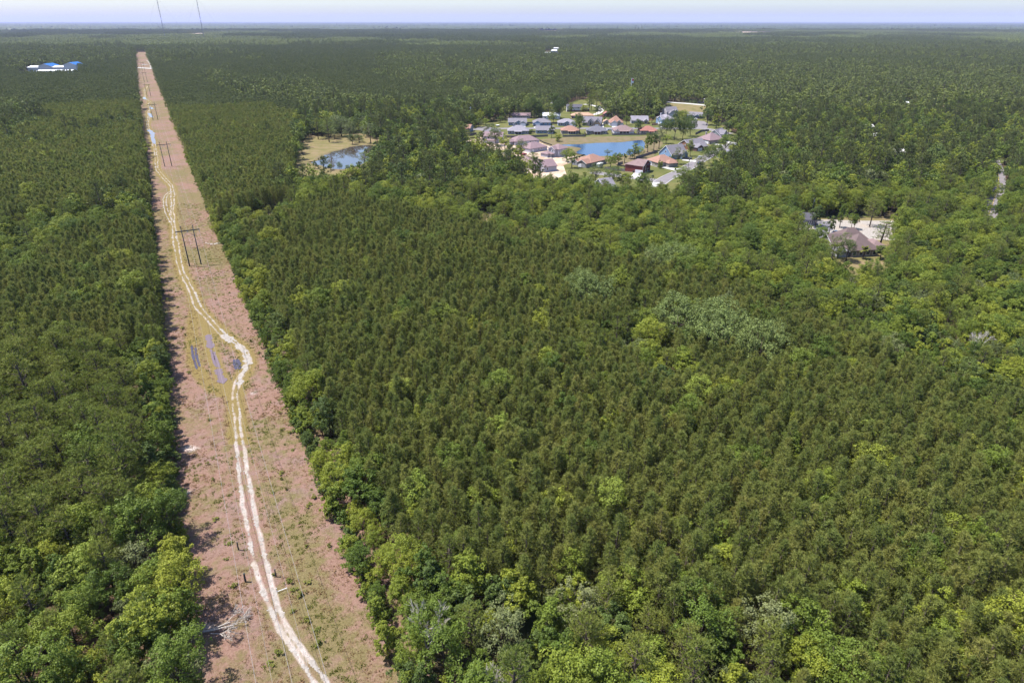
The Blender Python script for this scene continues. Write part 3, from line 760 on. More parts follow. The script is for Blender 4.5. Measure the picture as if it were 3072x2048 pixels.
SRC = {}
def source(cname, items):
    c = bpy.data.collections.new(cname); SRC[cname] = c
    for i, me_ in enumerate(items):
        o = bpy.data.objects.new('%s_%03d' % (cname, i), me_); c.objects.link(o)
def J(n, g, lk): return tree_mesh(n, *g, M[lk], M['bark'], True)
PINE_MID = [pine(120 + i, 12, 2.3, 36, 2, 6, .9, .24, .22, .45, 1.0, .65) for i in range(5)]
MAT_MID = [mature(220 + i, 16 + i % 3, 3.4, 20, 7, 5, .85, .26, .42) for i in range(4)]
BRO_MID = [broad(320 + i, [12, 13, 14, 11, 15, 12][i], [3.6, 4.2, 4.8, 3.2, 4.4, 5.0][i], 14, 1500, .48, .2, 0, 4) for i in range(6)]
PINE_LO = [pine(140 + i, 13, 2.7, 16, 1, 5, 1.5, .7, .22, .45, 1.0, .6) for i in range(4)]
MAT_LO = [mature(240 + i, 17, 3.3, 8, 3, 3, 1.6, .7, .5) for i in range(3)]
BRO_LO = [broad(340 + i, 13, [4.2, 4.8, 5.2, 4.0][i], 9, 430, .85, .2, 0, 2) for i in range(4)]
source('kind_pine_hi', [J('pine', g, 'pine') for g in PINE_HI])
source('kind_mature_hi', [J('mature', g, 'pine_mature') for g in MAT_HI])
source('kind_hard_hi', [J('hard', g, 'hard') for g in BRO_HI] + [J('dark', g, 'oak_dark') for g in BRO_HI[:2]] + [J('moss', g, 'moss') for g in SPARSE_HI[:1]])
source('kind_pine_mid', [J('pine_m', g, 'pine') for g in PINE_MID])
source('kind_hard_mid', [J('hard_m', g, 'hard') for g in BRO_MID] + [J('mat_m', g, 'pine_dark') for g in MAT_MID] + [J('moss_m', g, 'moss') for g in BRO_MID[:1]] + [J('dark_m', g, 'oak_dark') for g in BRO_MID[1:3]])
source('kind_low', [J('pine_l', g, 'pine_far') for g in PINE_LO] + [J('mat_l', g, 'pine_far') for g in MAT_LO] + [J('hard_l', g, 'hard_far') for g in BRO_LO])

def scatter(name, P, idx, rot, scl, coll, label, cat):
    me_ = bpy.data.meshes.new(name); n = len(P)
    me_.vertices.add(n); me_.vertices.foreach_set('co', np.asarray(P, np.float32).ravel())
    a = me_.attributes.new('idx', 'INT', 'POINT'); a.data.foreach_set('value', np.asarray(idx, np.int32))
    a = me_.attributes.new('rot', 'FLOAT_VECTOR', 'POINT'); a.data.foreach_set('vector', np.asarray(rot, np.float32).ravel())
    a = me_.attributes.new('scl', 'FLOAT_VECTOR', 'POINT'); a.data.foreach_set('vector', np.asarray(scl, np.float32).ravel())
    o = link(name, me_); props(o, label, cat, None, 'stuff')
    ng = bpy.data.node_groups.new(name, 'GeometryNodeTree')
    ng.interface.new_socket('Geometry', in_out='INPUT', socket_type='NodeSocketGeometry')
    ng.interface.new_socket('Geometry', in_out='OUTPUT', socket_type='NodeSocketGeometry')
    N = ng.nodes; gi = N.new('NodeGroupInput'); go = N.new('NodeGroupOutput')
    mp = N.new('GeometryNodeMeshToPoints'); ip = N.new('GeometryNodeInstanceOnPoints')
    ci = N.new('GeometryNodeCollectionInfo'); ci.inputs['Collection'].default_value = SRC[coll]
    ci.inputs['Separate Children'].default_value = True; ci.inputs['Reset Children'].default_value = True
    def na(nm, ty):
        q = N.new('GeometryNodeInputNamedAttribute'); q.data_type = ty; q.inputs['Name'].default_value = nm; return q.outputs['Attribute']
    er = N.new('FunctionNodeEulerToRotation')
    Lk = ng.links.new
    Lk(gi.outputs[0], mp.inputs['Mesh']); Lk(mp.outputs[0], ip.inputs['Points']); Lk(ci.outputs[0], ip.inputs['Instance'])
    ip.inputs['Pick Instance'].default_value = True
    Lk(na('idx', 'INT'), ip.inputs['Instance Index']); Lk(na('rot', 'FLOAT_VECTOR'), er.inputs[0]); Lk(er.outputs[0], ip.inputs['Rotation'])
    Lk(na('scl', 'FLOAT_VECTOR'), ip.inputs['Scale']); Lk(ip.outputs[0], go.inputs[0])
    md = o.modifiers.new('scatter', 'NODES'); md.node_group = ng
    return o

# ---- where the forest stands
def hull(pts, z): return gpoly(pts, z)
PLANT_R = hull([(672, 690), (860, 640), (1000, 572), (1150, 605), (1400, 660), (1560, 700), (1750, 735), (1900, 790), (2050, 815), (2300, 870), (2450, 920), (2600, 1000), (2800, 1110), (3250, 1240), (3400, 2300),
                (2230, 2300), (2130, 2048), (2000, 1800), (1750, 1700), (1560, 1720), (1350, 1640), (1190, 1600), (1130, 1500), (1050, 1400), (1010, 1250), (945, 1130), (880, 1000), (800, 880), (740, 790)], 9)
PLANT_R2 = hull([(436, 172), (520, 200), (720, 290), (905, 300), (870, 400), (890, 470), (880, 560), (800, 620), (640, 640), (600, 560), (520, 400), (470, 280)], 9)
PLANT_L = hull([(-400, 250), (410, 178), (412, 300), (470, 560), (500, 800), (520, 1000), (400, 1080), (200, 1040), (-500, 1000)], 9)
HARD_L = [hull(p, 9) for p in ([(-200, 700), (0, 650), (120, 640), (330, 590), (445, 590), (455, 660), (300, 670), (200, 700), (140, 790), (-200, 860)], [(-200, 340), (0, 300), (100, 320), (160, 360), (60, 390), (-200, 400)], [(300, 1000), (420, 1000), (490, 1080), (500, 1200), (420, 1230), (330, 1120)])]
MAT_L = hull([(-700, 960), (260, 1030), (420, 1100), (470, 1250), (450, 1450), (330, 1560), (200, 1520), (60, 1640), (-900, 1700)], 10)
NO_TREES = [NB, gpoly([(885, 505), (900, 450), (915, 412), (990, 402), (1080, 402), (1130, 425), (1150, 440), (1140, 475), (1115, 540), (1080, 568), (1000, 580), (920, 572), (880, 540)]),
            gpoly([(2375, 700), (2385, 668), (2440, 656), (2560, 652), (2690, 655), (2695, 685), (2668, 790), (2640, 868), (2540, 875), (2480, 830), (2440, 775), (2380, 740)]),
            *[gpoly([(a - w_, b - 6), (a + w_, b - 6), (a + w_, b + hh_), (a - w_, b + hh_)]) for a, b, w_, hh_ in ((2720, 318, 22, 26), (2828, 332, 20, 28), (2690, 470, 30, 48), (2605, 392, 22, 34), (2620, 420, 20, 36), (1655, 160, 22, 16))],
            gpoly([(1420, 300), (1462, 300), (1462, 316), (1415, 316)]), gpoly([(1495, 312), (1535, 312), (1535, 330), (1492, 330)]), gpoly([(1545, 300), (1592, 300), (1592, 318), (1545, 318)]), gpoly([(1535, 350), (1600, 350), (1600, 372), (1530, 372)]),
            gpoly([(735, 660), (870, 620), (905, 648), (760, 705)]), gpoly([(1415, 645), (1485, 635), (1500, 690), (1430, 700)]), gpoly([(1500, 670), (1540, 665), (1550, 710), (1510, 705)]), gpoly([(1760, 680), (1810, 660), (1822, 705), (1780, 715)]),
            gpoly([(75, 212), (235, 212), (245, 236), (60, 240)]), gpoly([(1010, 160), (1085, 158), (1085, 152), (1012, 152)])]
OAKS = [((1775, 905), 8.0, 'mossoak'), ((1740, 880), 6.0, 'mossoak'), ((2035, 975), 9.0, 'mossoak'), ((2165, 1012), 10.0, 'mossoak'), ((2285, 1055), 7.6, 'mossoak'), ((2010, 800), 8.0, 'mossoak'), ((1950, 800), 4.6, 'moss'), ((2170, 925), 3.6, 'moss')]
OAKW = [(*G(px, py, 7.0), r, k) for (px, py), r, k in OAKS]
SPECIAL = []     # single trees with labels of their own, (x, y, kind, height, radius, label)
def allowed(x, y):
    o = x - LX(y)
    ok = ~((o > -2.6) & (o < 27.2) & (y < 2125))
    for P in NO_TREES: ok &= ~in_poly(P, x, y)
    ok &= seg_dist(x, y, rd[::3]) > 3.4
    for (ox, oy, r, k) in OAKW: ok &= np.hypot(x - ox, y - oy) > r * .95
    return ok
def field(y0, y1, sp, jit=.42, seed=1):
    r = np.random.default_rng(seed)
    yy = np.arange(y0, y1, sp); out = []
    for i, y in enumerate(yy):
        hw = .8 * (y * _cp + H * _sp) * 1.05 + 22
        x = np.arange(-hw, hw, sp) + (i % 2) * sp * .5
        out.append(np.stack([x + r.uniform(-jit, jit, len(x)) * sp, y + r.uniform(-jit, jit, len(x)) * sp], 1))
    return np.concatenate(out)
def kind_at(x, y):
    """0 mixed hardwood, 1 young pine plantation, 2 mature tufted pine, 3 edge growth"""
    k = np.zeros(len(x), int)
    k[in_poly(PLANT_R, x, y)] = 1; k[in_poly(PLANT_R2, x, y)] = 1
    pl = in_poly(PLANT_L, x, y); k[pl] = 1
    for hp in HARD_L: k[in_poly(hp, x, y)] = 0
    k[in_poly(MAT_L, x, y)] = 2
    o = x - LX(y)
    edge = (np.abs(o - 29) < 4.0 + 3 * vnoise(y * .03, y * 0, 2)) & (y < 500) & (vnoise(y * .02, y * 0 + 3, 9) > np.where(y < 240, .05, .55))
    edge |= (o > -8) & (o < 0) & (y < 150)
    k[edge] = 3
    # stands far out
    far = y > 620
    st = vnoise(x * .0022 + 11, y * .0026, 17) * .65 + vnoise(x * .011, y * .006, 19) * .35
    k[far & (st > np.where(y > 1250, .48, .58)) & (k == 0)] = 1
    cl = vnoise(x * .05, y * .05, 33)
    cl2 = vnoise(x * .022 + 9, y * .022, 35)
    east = np.clip((x - LX(y) - 60) / 160, 0, 1)
    k[(k == 1) & (y < 600) & ((cl > np.where(x < LX(y), .80, np.where(x > 20, .80, .85))) | (cl2 + .06 * east > .93))] = 0       # openings filled by hardwood saplings
    return k

pts, knd, lod, sc = [], [], [], []
def take(y0, y1, sp, want, lodn, seed, size=1.0, thin=0.0, jit=.42):
    P = field(y0 * (.82 if y0 > 20 else 1), y1 * (1.18 if y1 < 2300 else 1), sp, jit, seed); k = kind_at(P[:, 0], P[:, 1]); r = np.random.default_rng(seed + 50)
    fz = lambda yb: yb + (vnoise(P[:, 0] * .02, P[:, 1] * .02, 77) - .5) * .32 * yb * (20 < yb < 2300)
    m = np.isin(k, want) & allowed(P[:, 0], P[:, 1]) & (r.random(len(P)) >= thin) & (P[:, 1] >= fz(y0)) & (P[:, 1] < fz(y1))
    P = P[m]; pts.append(P); knd.append(k[m]); lod.append(np.full(len(P), lodn)); sc.append(size * (r.uniform(.86, 1.12, len(P)) if want == [1] else r.uniform(.68, 1.28, len(P))))
take(8, 330, 2.4, [1], 0, 1, 1.0, .02, .48); take(330, 650, 2.8, [1], 1, 2, 1.0, .0); take(650, 1150, 4.3, [1], 2, 3, .93); take(1150, 2350, 7.0, [1], 2, 4, 1.1)
take(8, 330, 3.7, [2], 0, 5, 1.0)
take(8, 330, 4.0, [0, 3], 0, 6, .82); take(330, 650, 5.3, [0, 3], 1, 7, .95); take(650, 1150, 6.8, [0, 3], 2, 8, 1.1); take(1150, 2350, 8.5, [0], 2, 9, 1.25)
pts, knd, lod, sc = np.concatenate(pts), np.concatenate(knd), np.concatenate(lod), np.concatenate(sc)
N_ = len(pts); tr_ = rng.random(N_)
# species: 'pine','mature','hard','shrub'...
sp_ = np.array(['pine'] * N_, dtype=object)
sp_[knd == 2] = 'mature'
sp_[(knd == 2) & (tr_ < .10)] = 'hard'
h = (knd == 0) | (knd == 3)
sp_[h] = 'hard'
sp_[h & (tr_ < np.where(pts[:, 1] > 300, .30, .22)) & (knd == 0)] = 'mature'
sp_[h & (tr_ > .80)] = 'dark'
sp_[h & (tr_ > .93)] = 'moss'
sp_[h & (tr_ > .975)] = 'lime'
pl_ = (knd == 1)
sp_[pl_ & (tr_ > .945 - .05 * vnoise(pts[:, 0] * .03, pts[:, 1] * .03, 87))] = 'hard'; sp_[pl_ & (tr_ > .9965)] = 'lime'
Hs = sc.copy()
Hs[(sp_ == 'hard') & pl_] *= .82
hn = vnoise(pts[:, 0] * .06, pts[:, 1] * .06, 71)
Hs *= np.where(sp_ == 'pine', .93 + .14 * hn, .86 + .28 * hn)
near_edge = (pts[:, 0] - LX(pts[:, 1]) > 26) & (pts[:, 0] - LX(pts[:, 1]) < 33)
Hs[near_edge & h] *= .72
# the ones that show largest stand as individuals
px_, py_, dep = proj(pts[:, 0], pts[:, 1], 8.0 * np.ones(N_))
vis = (px_ > -20) & (px_ < 3092) & (py_ < 2060) & (py_ > 60)
single = np.zeros(N_, bool)
def choose(mask, n):
    c = np.where(mask & vis & (lod == 0))[0]; c = c[np.argsort(dep[c])][:n]; single[c] = True; return c
ch_pine = choose(sp_ == 'pine', 300); ch_mat = choose((sp_ == 'mature'), 120)
ch_hard = choose(np.isin(sp_, ['hard']), 230); ch_dark = choose(sp_ == 'dark', 60); ch_moss = choose(sp_ == 'moss', 22); ch_lime = choose(sp_ == 'lime', 14)

def plant(name, kind, x, y, s, label, cat, group, var=None, sxy=None):
    root = empty(name, (x, y, 0), random.uniform(0, 6.28))
    tm, cm = HI[kind][random.randrange(len(HI[kind])) if var is None else var]
    sxy = sxy or s
    root.scale = (sxy, sxy, s)
    root.rotation_euler = (random.uniform(-.04, .04), random.uniform(-.04, .04), random.uniform(0, 6.28))
    link('trunk', tm, root); link('crown', cm, root)
    props(root, label, cat, group); return root
for i in ch_pine:
    plant('plantation_pine', 'pine', pts[i, 0], pts[i, 1], Hs[i], 'slender young pine packed in the close rows of the dark green plantation', 'pine tree', 'pines of the plantation near the camera')
def where_is(x, y):
    o = x - LX(y); ax, ay = np.array([x]), np.array([y])
    if o < -9: return 'deep in the woods west of the clearing', 'west woods'
    if o < 12: return 'on the western edge of the clearing', 'west edge'
    if o < 37: return 'on the eastern edge of the clearing', 'east edge'
    if in_poly(PLANT_R, ax, ay)[0]: return 'standing among the plantation pines', 'in the plantation'
    if y > 170: return 'in the woods beyond the plantation', 'beyond the plantation'
    return 'in the near hardwoods below the plantation', 'below the plantation'
for idxs, nm, kd, desc, cat, f in ((ch_mat, 'mature_pine', 'mature', 'tufted yellow-green pine with an open rounded crown', 'pine tree', 1), (ch_hard, 'broadleaf_tree', 'hard', 'mid green broadleaf tree', 'tree', 1), (ch_dark, 'dark_oak', 'dark', 'dark green broadleaf tree', 'tree', 1),
                          (ch_moss, 'mossy_tree', 'moss', 'thin grey-green mossy tree', 'tree', 1), (ch_lime, 'lime_green_tree', 'lime', 'bright yellow-green broadleaf tree', 'tree', .9)):
    for i in idxs:
        wl, wg = where_is(pts[i, 0], pts[i, 1])
        plant(nm, kd, pts[i, 0], pts[i, 1], Hs[i] * f, desc + ' ' + wl, cat, desc + ', ' + wg)
OL = ['grey-green mossy oak standing alone in the middle of the pine plantation', 'small mossy oak merging with the lone oak of the plantation', 'dense grey-green oak beside the spreading oaks in the plantation',
      'widest spreading mossy oak with pale limbs in the plantation', 'low mossy oak at the end of the oak row in the plantation', 'broad mossy oak on the back edge of the plantation', 'thin mossy tree beside the oak on the plantation back edge', 'small mossy tree behind the spreading oaks']
for (ox, oy, r, k), lb in zip(OAKW, OL):
    bz = 11.5 if k == 'mossoak' else 12; br = 6.4 if k == 'mossoak' else 4.2
    plant('mossy_oak', k, ox, oy, 1.38 if k == 'mossoak' else 1.05, lb, 'oak tree', None, None, r / br)

rest = ~single
def rotz(n): return np.stack([rng.uniform(-.05, .05, n), rng.uniform(-.05, .05, n), rng.uniform(0, 6.28, n)], 1)
def scl3(s): return np.stack([s * rng.uniform(.9, 1.12, len(s)), s * rng.uniform(.9, 1.12, len(s)), s], 1)
def put(name, mask, coll, idxf, label, cat):
    c = np.where(mask)[0]
    if len(c) == 0: return
    P = np.concatenate([pts[c], np.zeros((len(c), 1))], 1)
    scatter(name, P, idxf(c), rotz(len(c)), scl3(Hs[c]), coll, label, cat)
    print(name, len(c))
ri = lambda a, b: (lambda c: rng.integers(a, b, len(c)))
put('plantation_pine_stand', rest & (lod == 0) & (sp_ == 'pine'), 'kind_pine_hi', ri(0, 10), 'dense dark green plantation of young pines filling the middle ground', 'pine forest')
put('mature_pine_stand', rest & (lod == 0) & (sp_ == 'mature'), 'kind_mature_hi', ri(0, 5), 'stand of tufted pines deeper in the woods', 'pine forest')
def hidx(c):
    k = rng.integers(0, 8, len(c)); k[sp_[c] == 'dark'] = rng.integers(8, 10); k[sp_[c] == 'moss'] = 10; return k
put('mixed_hardwood_stand', rest & (lod == 0) & np.isin(sp_, ['hard', 'dark', 'moss', 'lime']), 'kind_hard_hi', hidx, 'mixed green hardwood forest around the plantation', 'forest')
put('distant_pine_stand', rest & (lod == 1) & (sp_ == 'pine'), 'kind_pine_mid', ri(0, 5), 'dark pine forest flanking the far power line clearing', 'pine forest')
def midx(c):
    k = rng.integers(0, 6, len(c)); m = sp_[c] == 'mature'; k[m] = rng.integers(6, 10, m.sum()); k[sp_[c] == 'moss'] = 10; m = sp_[c] == 'dark'; k[m] = rng.integers(11, 13, m.sum()); return k
put('distant_hardwood_stand', rest & (lod == 1) & (sp_ != 'pine'), 'kind_hard_mid', midx, 'billowing green hardwood forest around the housing estate', 'forest')
def lidx(c):
    k = rng.integers(7, 11, len(c)); m = sp_[c] == 'pine'; k[m] = rng.integers(0, 4, m.sum()); m = sp_[c] == 'mature'; k[m] = rng.integers(4, 7, m.sum()); return k
put('far_forest', rest & (lod == 2), 'kind_low', lidx, 'far forest of alternating dark pine and lighter hardwood bands', 'forest')

# ---- forest patches toward the horizon
def patch(seed, size, n, gens, mat, hs):
    r = np.random.default_rng(seed); Vs, Fs, lv, b = [], [], [], 0
    for k in range(n):
        t, V, Fc, l = gens[r.integers(len(gens))]
        a = r.uniform(0, 6.28); s = hs * r.uniform(.75, 1.25)
        sel = r.random(len(Fc)) < .8
        ca, sa = math.cos(a) * s, math.sin(a) * s
        W = np.stack([V[:, 0] * ca - V[:, 1] * sa, V[:, 0] * sa + V[:, 1] * ca, V[:, 2] * s], 1) + np.array([r.uniform(-.5, .5) * size, r.uniform(-.5, .5) * size, 0])
        Vs.append(W); Fs.append(Fc + b); lv.append(np.clip(l * .5 + .5 * r.random(), 0, 1)); b += len(W)
    me_ = new_mesh('forest_patch', np.concatenate(Vs), np.concatenate(Fs), mat)
    a = me_.attributes.new('leafv', 'FLOAT', 'FACE'); a.data.foreach_set('value', np.concatenate(lv).astype(np.float32)); return me_
bl_small = [broad(360 + i, 13, 5.0, 7, 120, 1.5, .2, 0, 0) for i in range(3)]
pn_small = [mature(260 + i, 15, 3.0, 6, 2, 3, 2.2, 1.1, .4) for i in range(3)]
source('kind_patch', [patch(i, 130, 190, pn_small, M['pine_far'], 1.0) for i in range(3)] + [patch(10 + i, 130, 170, bl_small, M['hard_far'], 1.0) for i in range(3)])
def canopy_tile(seed, size, cell, mat):
    r = np.random.default_rng(seed); n = int(size / cell) + 1
    g = np.linspace(-size / 2, size / 2, n); X, Y = np.meshgrid(g, g, indexing='ij')
    Z = 2 + 15 * r.random(X.shape) + 4 * vnoise(X * .02 + seed, Y * .02, seed)
    X = X + r.uniform(-.4, .4, X.shape) * cell; Y = Y + r.uniform(-.4, .4, X.shape) * cell
    i = (np.arange(n - 1)[:, None] * n + np.arange(n - 1)[None, :]).ravel()
    Fc = np.stack([i, i + n, i + n + 1, i + 1], 1)
    me_ = new_mesh('canopy_tile', np.stack([X, Y, Z], -1).reshape(-1, 3), Fc, mat)
    a = me_.attributes.new('leafv', 'FLOAT', 'FACE'); a.data.foreach_set('value', r.random(len(Fc)).astype(np.float32)); return me_
source('kind_tile', [canopy_tile(i, 620, 11, M['canopy_far']) for i in range(2)] + [canopy_tile(5 + i, 620, 11, M['canopy_far']) for i in range(2)])
def far_scatter(name, y0, y1, sp, coll, na_, nb_, label, jit, seed):
    P = field(y0, y1, sp, jit, seed)
    P = P[~in_poly(gpoly([(1010, 160), (1085, 158), (1085, 150), (1012, 150)]), P[:, 0], P[:, 1])]
    for q in FAR_FIELDS: P = P[~in_poly(q, P[:, 0], P[:, 1])]
    st = vnoise(P[:, 0] * .0011 + 5, P[:, 1] * .0007, 23) * .6 + vnoise(P[:, 0] * .004, P[:, 1] * .002, 29) * .4
    pineish = st > .48
    idx = np.where(pineish, rng.integers(0, na_, len(P)), rng.integers(na_, nb_, len(P)))
    s = np.stack([np.ones(len(P)), np.ones(len(P)), rng.uniform(.8, 1.15, len(P)) * np.where(pineish, 1.15, .95)], 1)
    rz = np.stack([np.zeros(len(P)), np.zeros(len(P)), rng.integers(0, 4, len(P)) * math.pi / 2], 1)
    scatter(name, np.concatenate([P, np.zeros((len(P), 1))], 1), idx, rz, s, coll, label, 'forest'); print(name, len(P))
far_scatter('hazy_forest', 2400, 6600, 118, 'kind_patch', 3, 6, 'hazy patchwork of dark pine and paler hardwood woods', .1, 91)
far_scatter('horizon_forest', 6800, 41500, 600, 'kind_tile', 2, 4, 'flat blue forest running to the horizon', .02, 92)

# ---- undergrowth of the clearing
def tuft(seed, n, ht, sp, mat, wd):
    r = np.random.default_rng(seed)
    C = np.stack([r.normal(0, sp, n), r.normal(0, sp, n), np.zeros(n)], 1); A = unit(np.stack([r.normal(0, .5, n), r.normal(0, .5, n), np.ones(n)], 1))
    V, Fc = blades(C, A, 2, ht, wd, .5, r)
    me_ = new_mesh('tuft', V, Fc, mat); a = me_.attributes.new('leafv', 'FLOAT', 'FACE'); a.data.foreach_set('value', r.random(len(Fc)).astype(np.float32)); return me_
source('kind_tuft', [tuft(i, 9, .26, .22, M['drygrass'], .10) for i in range(4)] + [tuft(10 + i, 10, .30, .22, M['weed'], .10) for i in range(3)])
n_t = 12000
ty = 30 + (rng.random(n_t) ** 1.5) * 300; to = rng.uniform(-4, 29, n_t); tx = LX(ty) + to
dt = np.minimum(seg_dist(tx, ty, track[::3]), seg_dist(tx, ty, loop_m[::3]))
gk = vnoise(tx * .10, ty * .10, 55) * .55 + vnoise(tx * .4, ty * .4, 56) * .45 + .25 * np.clip(1 - np.abs(to - 19) / 7, 0, 1)
keep = dt > 1.7
tx, ty, gk = tx[keep], ty[keep], gk[keep]
ti = np.where(gk > .66, rng.integers(4, 7, len(tx)), rng.integers(0, 4, len(tx)))
scatter('dry_grass', np.stack([tx, ty, np.full(len(tx), .04)], 1), ti, rotz(len(tx)), scl3(rng.uniform(.6, 1.4, len(tx))), 'kind_tuft', 'tufts of dry reddish grass and weeds across the clearing', 'grass')
source('kind_edge', [J('edge', g, 'hard') for g in SHR_HI] + [J('edge_d', g, 'oak_dark') for g in SHR_HI[:2]])
ey = np.concatenate([np.arange(20, 470, .9)] * 2); eo = np.concatenate([rng.uniform(27.0, 29.5, len(ey) // 2), rng.uniform(-4.2, -1.6, len(ey) // 2)])
ey = ey + rng.uniform(-.5, .5, len(ey)); ex = LX(ey) + eo; km = rng.random(len(ey)) < .85
scatter('edge_undergrowth', np.stack([ex[km], ey[km], np.zeros(km.sum())], 1), rng.integers(0, 5, km.sum()), rotz(km.sum()), scl3(rng.uniform(.35, .95, km.sum())), 'kind_edge', 'leafy undergrowth crowding both edges of the clearing', 'undergrowth')
SMALL = [tree_mesh('low_shrub', *broad(700 + i, 1.1, .75, 6, 260, .17, .0, 0, 3), M['weed'], M['bark']) for i in range(3)]
HI['low'] = SMALL
r_ = random.Random(5)
spots = [(855, 1335), (845, 1290), (880, 1350), (840, 1240), (870, 1300), (820, 1480), (845, 1440), (860, 1470)] + [(868, 1745), (880, 1770), (925, 1520), (935, 1470), (845, 1420), (925, 1750), (905, 1785), (880, 1835), (920, 1860), (950, 1890), (835, 1960), (810, 1990), (680, 1680), (700, 1760), (650, 1560), (640, 1440), (920, 1640), (820, 1725), (960, 1930)]
for k in range(22):
    y = r_.uniform(55, 210); o = r_.uniform(1, 26); x = LX(y) + o
    if seg_dist(np.array([x]), np.array([y]), track[::3])[0] > 3: spots.append((x, y, 1))
for sp1 in spots:
    x, y = (sp1[0], sp1[1]) if len(sp1) == 3 else G(*sp1)
    plant('low_shrub', 'low', x, y, r_.uniform(.4, .85), 'low yellow-green bush growing out of the dry clearing grass', 'shrub', 'low bushes in the clearing', None, r_.uniform(.5, 1.1))

# ------------------------------------------------------------------ power line
DIRV = Vector((SLOPE, 1, 0)).normalized(); NRM = Vector((DIRV.y, -DIRV.x, 0))
def at_line(px, py):
    x, y = G(px, py); return Vector((x, y, 0))
frames = [Vector((-21.0, 40.0, 0)), (at_line(570, 799) + at_line(603, 793)) / 2, (at_line(495, 501) + at_line(516, 499)) / 2, at_line(467, 360.5), at_line(447.5, 290.5), at_line(438.0, 247.5), at_line(431, 213)]
FL = ['pole frame just behind the viewer carrying the near end of the wires', 'large two-pole timber power line frame nearest the camera, beside the side sand spur', 'second two-pole power line frame, by the long pale puddle', 'third two-pole power line frame up the clearing',
      'fourth small power line frame up the clearing', 'fifth tiny power line frame up the clearing', 'most distant power line frame near the crossing road']
HP, HARM, ARM = 15.8, 13.9, 4.0
for i, c in enumerate(frames):
    rz = math.atan2(NRM.y, NRM.x)
    e = empty('transmission_tower', c, rz)
    props(e, FL[i], 'power line frame', 'timber frames carrying the power line')
    for s in (-1, 1):
        MB().tube([(s * 2.05, 0, -.1), (s * 2.05, 0, HP * .5), (s * 2.05, 0, HP)], [.24, .20, .15], 8).build('pole', M['pole'], e)
        MB().tube([(s * 2.05, 0, HP - .05), (s * 2.05, 0, HP + .35)], [.05, .04], 5).build('shield_wire_bracket', M['steel'], e)
    MB().box(-ARM - .2, ARM + .2, -.28, -.16, HARM - .14, HARM + .14).build('crossarm', M['pole'], e)
    MB().box(-ARM - .2, ARM + .2, .16, .28, HARM - .14, HARM + .14).build('crossarm', M['pole'], e)
    for x in (-ARM, 0, ARM):
        m = MB()
        for k in range(6): m.tube([(x, 0, HARM - .2 - k * .17), (x, 0, HARM - .29 - k * .17), (x, 0, HARM - .34 - k * .17)], [.05, .14, .04], 8)
        m.build('insulator_string', M['insulator'], e, True)
    MB().tube([(-2.05, 0, HARM - 2.6), (0, 0, HARM - .1)], .05, 5).build('brace', M['steel'], e)
    MB().tube([(2.05, 0, HARM - 2.6), (0, 0, HARM - .1)], .05, 5).build('brace', M['steel'], e)
WN = ['western conductor', 'middle conductor', 'eastern conductor', 'western shield wire', 'eastern shield wire']
for w, (off, z0, sag, r) in enumerate([(-ARM, HARM - 1.25, 4.2, .024), (0, HARM - 1.25, 4.2, .024), (ARM, HARM - 1.25, 4.2, .024), (-2.05, HP + .33, 3.0, .014), (2.05, HP + .33, 3.0, .014)]):
    m = MB()
    for a, b2 in zip(frames[:-1], frames[1:]):
        L = []
        n = 24 if a.y < 300 else 8
        for k in range(n + 1):
            t = k / n; p = a.lerp(b2, t) + NRM * off; L.append((p.x, p.y, z0 - sag * 4 * t * (1 - t)))
        m.tube(L, r, 4, False)
    o = m.build('power_line_wire', M['wire']); props(o, 'thin pale ' + WN[w] + ' strung along the clearing', 'wire', 'wires of the power line')
# old stub posts and a fallen pipe marker on the clearing floor
def stub(px, h, r, label):
    x, y = G(*px); e = empty('stub_post', (x, y, 0), .4)
    MB().tube([(0, 0, -.1), (.02, 0, h * .6), (.06, 0, h)], [r, r * .95, r * .8], 7).build('post', M['pole'], e)
    MB().tube([(.06, 0, h - .02), (.06, 0, h + .06)], [r * 1.25, r * 1.05], 7).build('cap', M['pole'], e)
    props(e, label, 'post', 'stub posts by the sand track')
stub((716, 1650), 1.8, .13, 'dark leaning stub post standing farthest up the dry grass by the track')
stub((737, 1745), 1.9, .17, 'thickest dark stub post in the dry grass west of the track')
stub((828, 1730), 1.7, .12, 'dark stub post on the weedy side of the sand track')
e = empty('marker_pipe', (*G(832, 1778), .25), .3)
MB().tube([(0, 0, .1), (1.6, .3, .12)], .05, 6).build('pipe', M['white_steel'], e); MB().tube([(0, 0, 0), (0, 0, .9)], .06, 6).build('upright', M['white_steel'], e)
props(e, 'white marker pipe lying beside the sand track', 'pipe')

# dead trees
gx, gy = G(645, 1895)
e = empty('fallen_dead_tree', (gx, gy, .3), 0)
t = bare_tree(31, 8.5, 5, .75, .022); o = t.build('branches', M['pale_bark'], e)
o.rotation_euler = (0, math.radians(82), math.radians(25)); o.location = (-.6, -.2, .35)
t = bare_tree(32, 6.5, 5, .9, .02); o = t.build('branches', M['pale_bark'], e); o.rotation_euler = (0, math.radians(76), math.radians(-12)); o.location = (-.2, -.8, .35)
MB().tube([(-1.6, -.4, .3), (0, -.2, .4), (3.2, 1.0, .35)], [.16, .14, .05], 6).build('trunk', M['pale_bark'], e)
props(e, 'bleached fallen dead tree lying out of the shade onto the clearing', 'dead tree')
def snag(px, h, label, seed, z=0, depth=5):
    x, y = G(*px); e = empty('dead_tree', (x, y, 0), seed)
    t = bare_tree(seed, h, depth, .5, .02); t.build('branches', M['pale_bark'], e)
    MB().tube([(0, 0, -.1), (.1, 0, h * .2), (.2, .1, h * .36)], [h * .02, h * .017, h * .012], 7).build('trunk', M['pale_bark'], e)
    props(e, label, 'dead tree'); return e
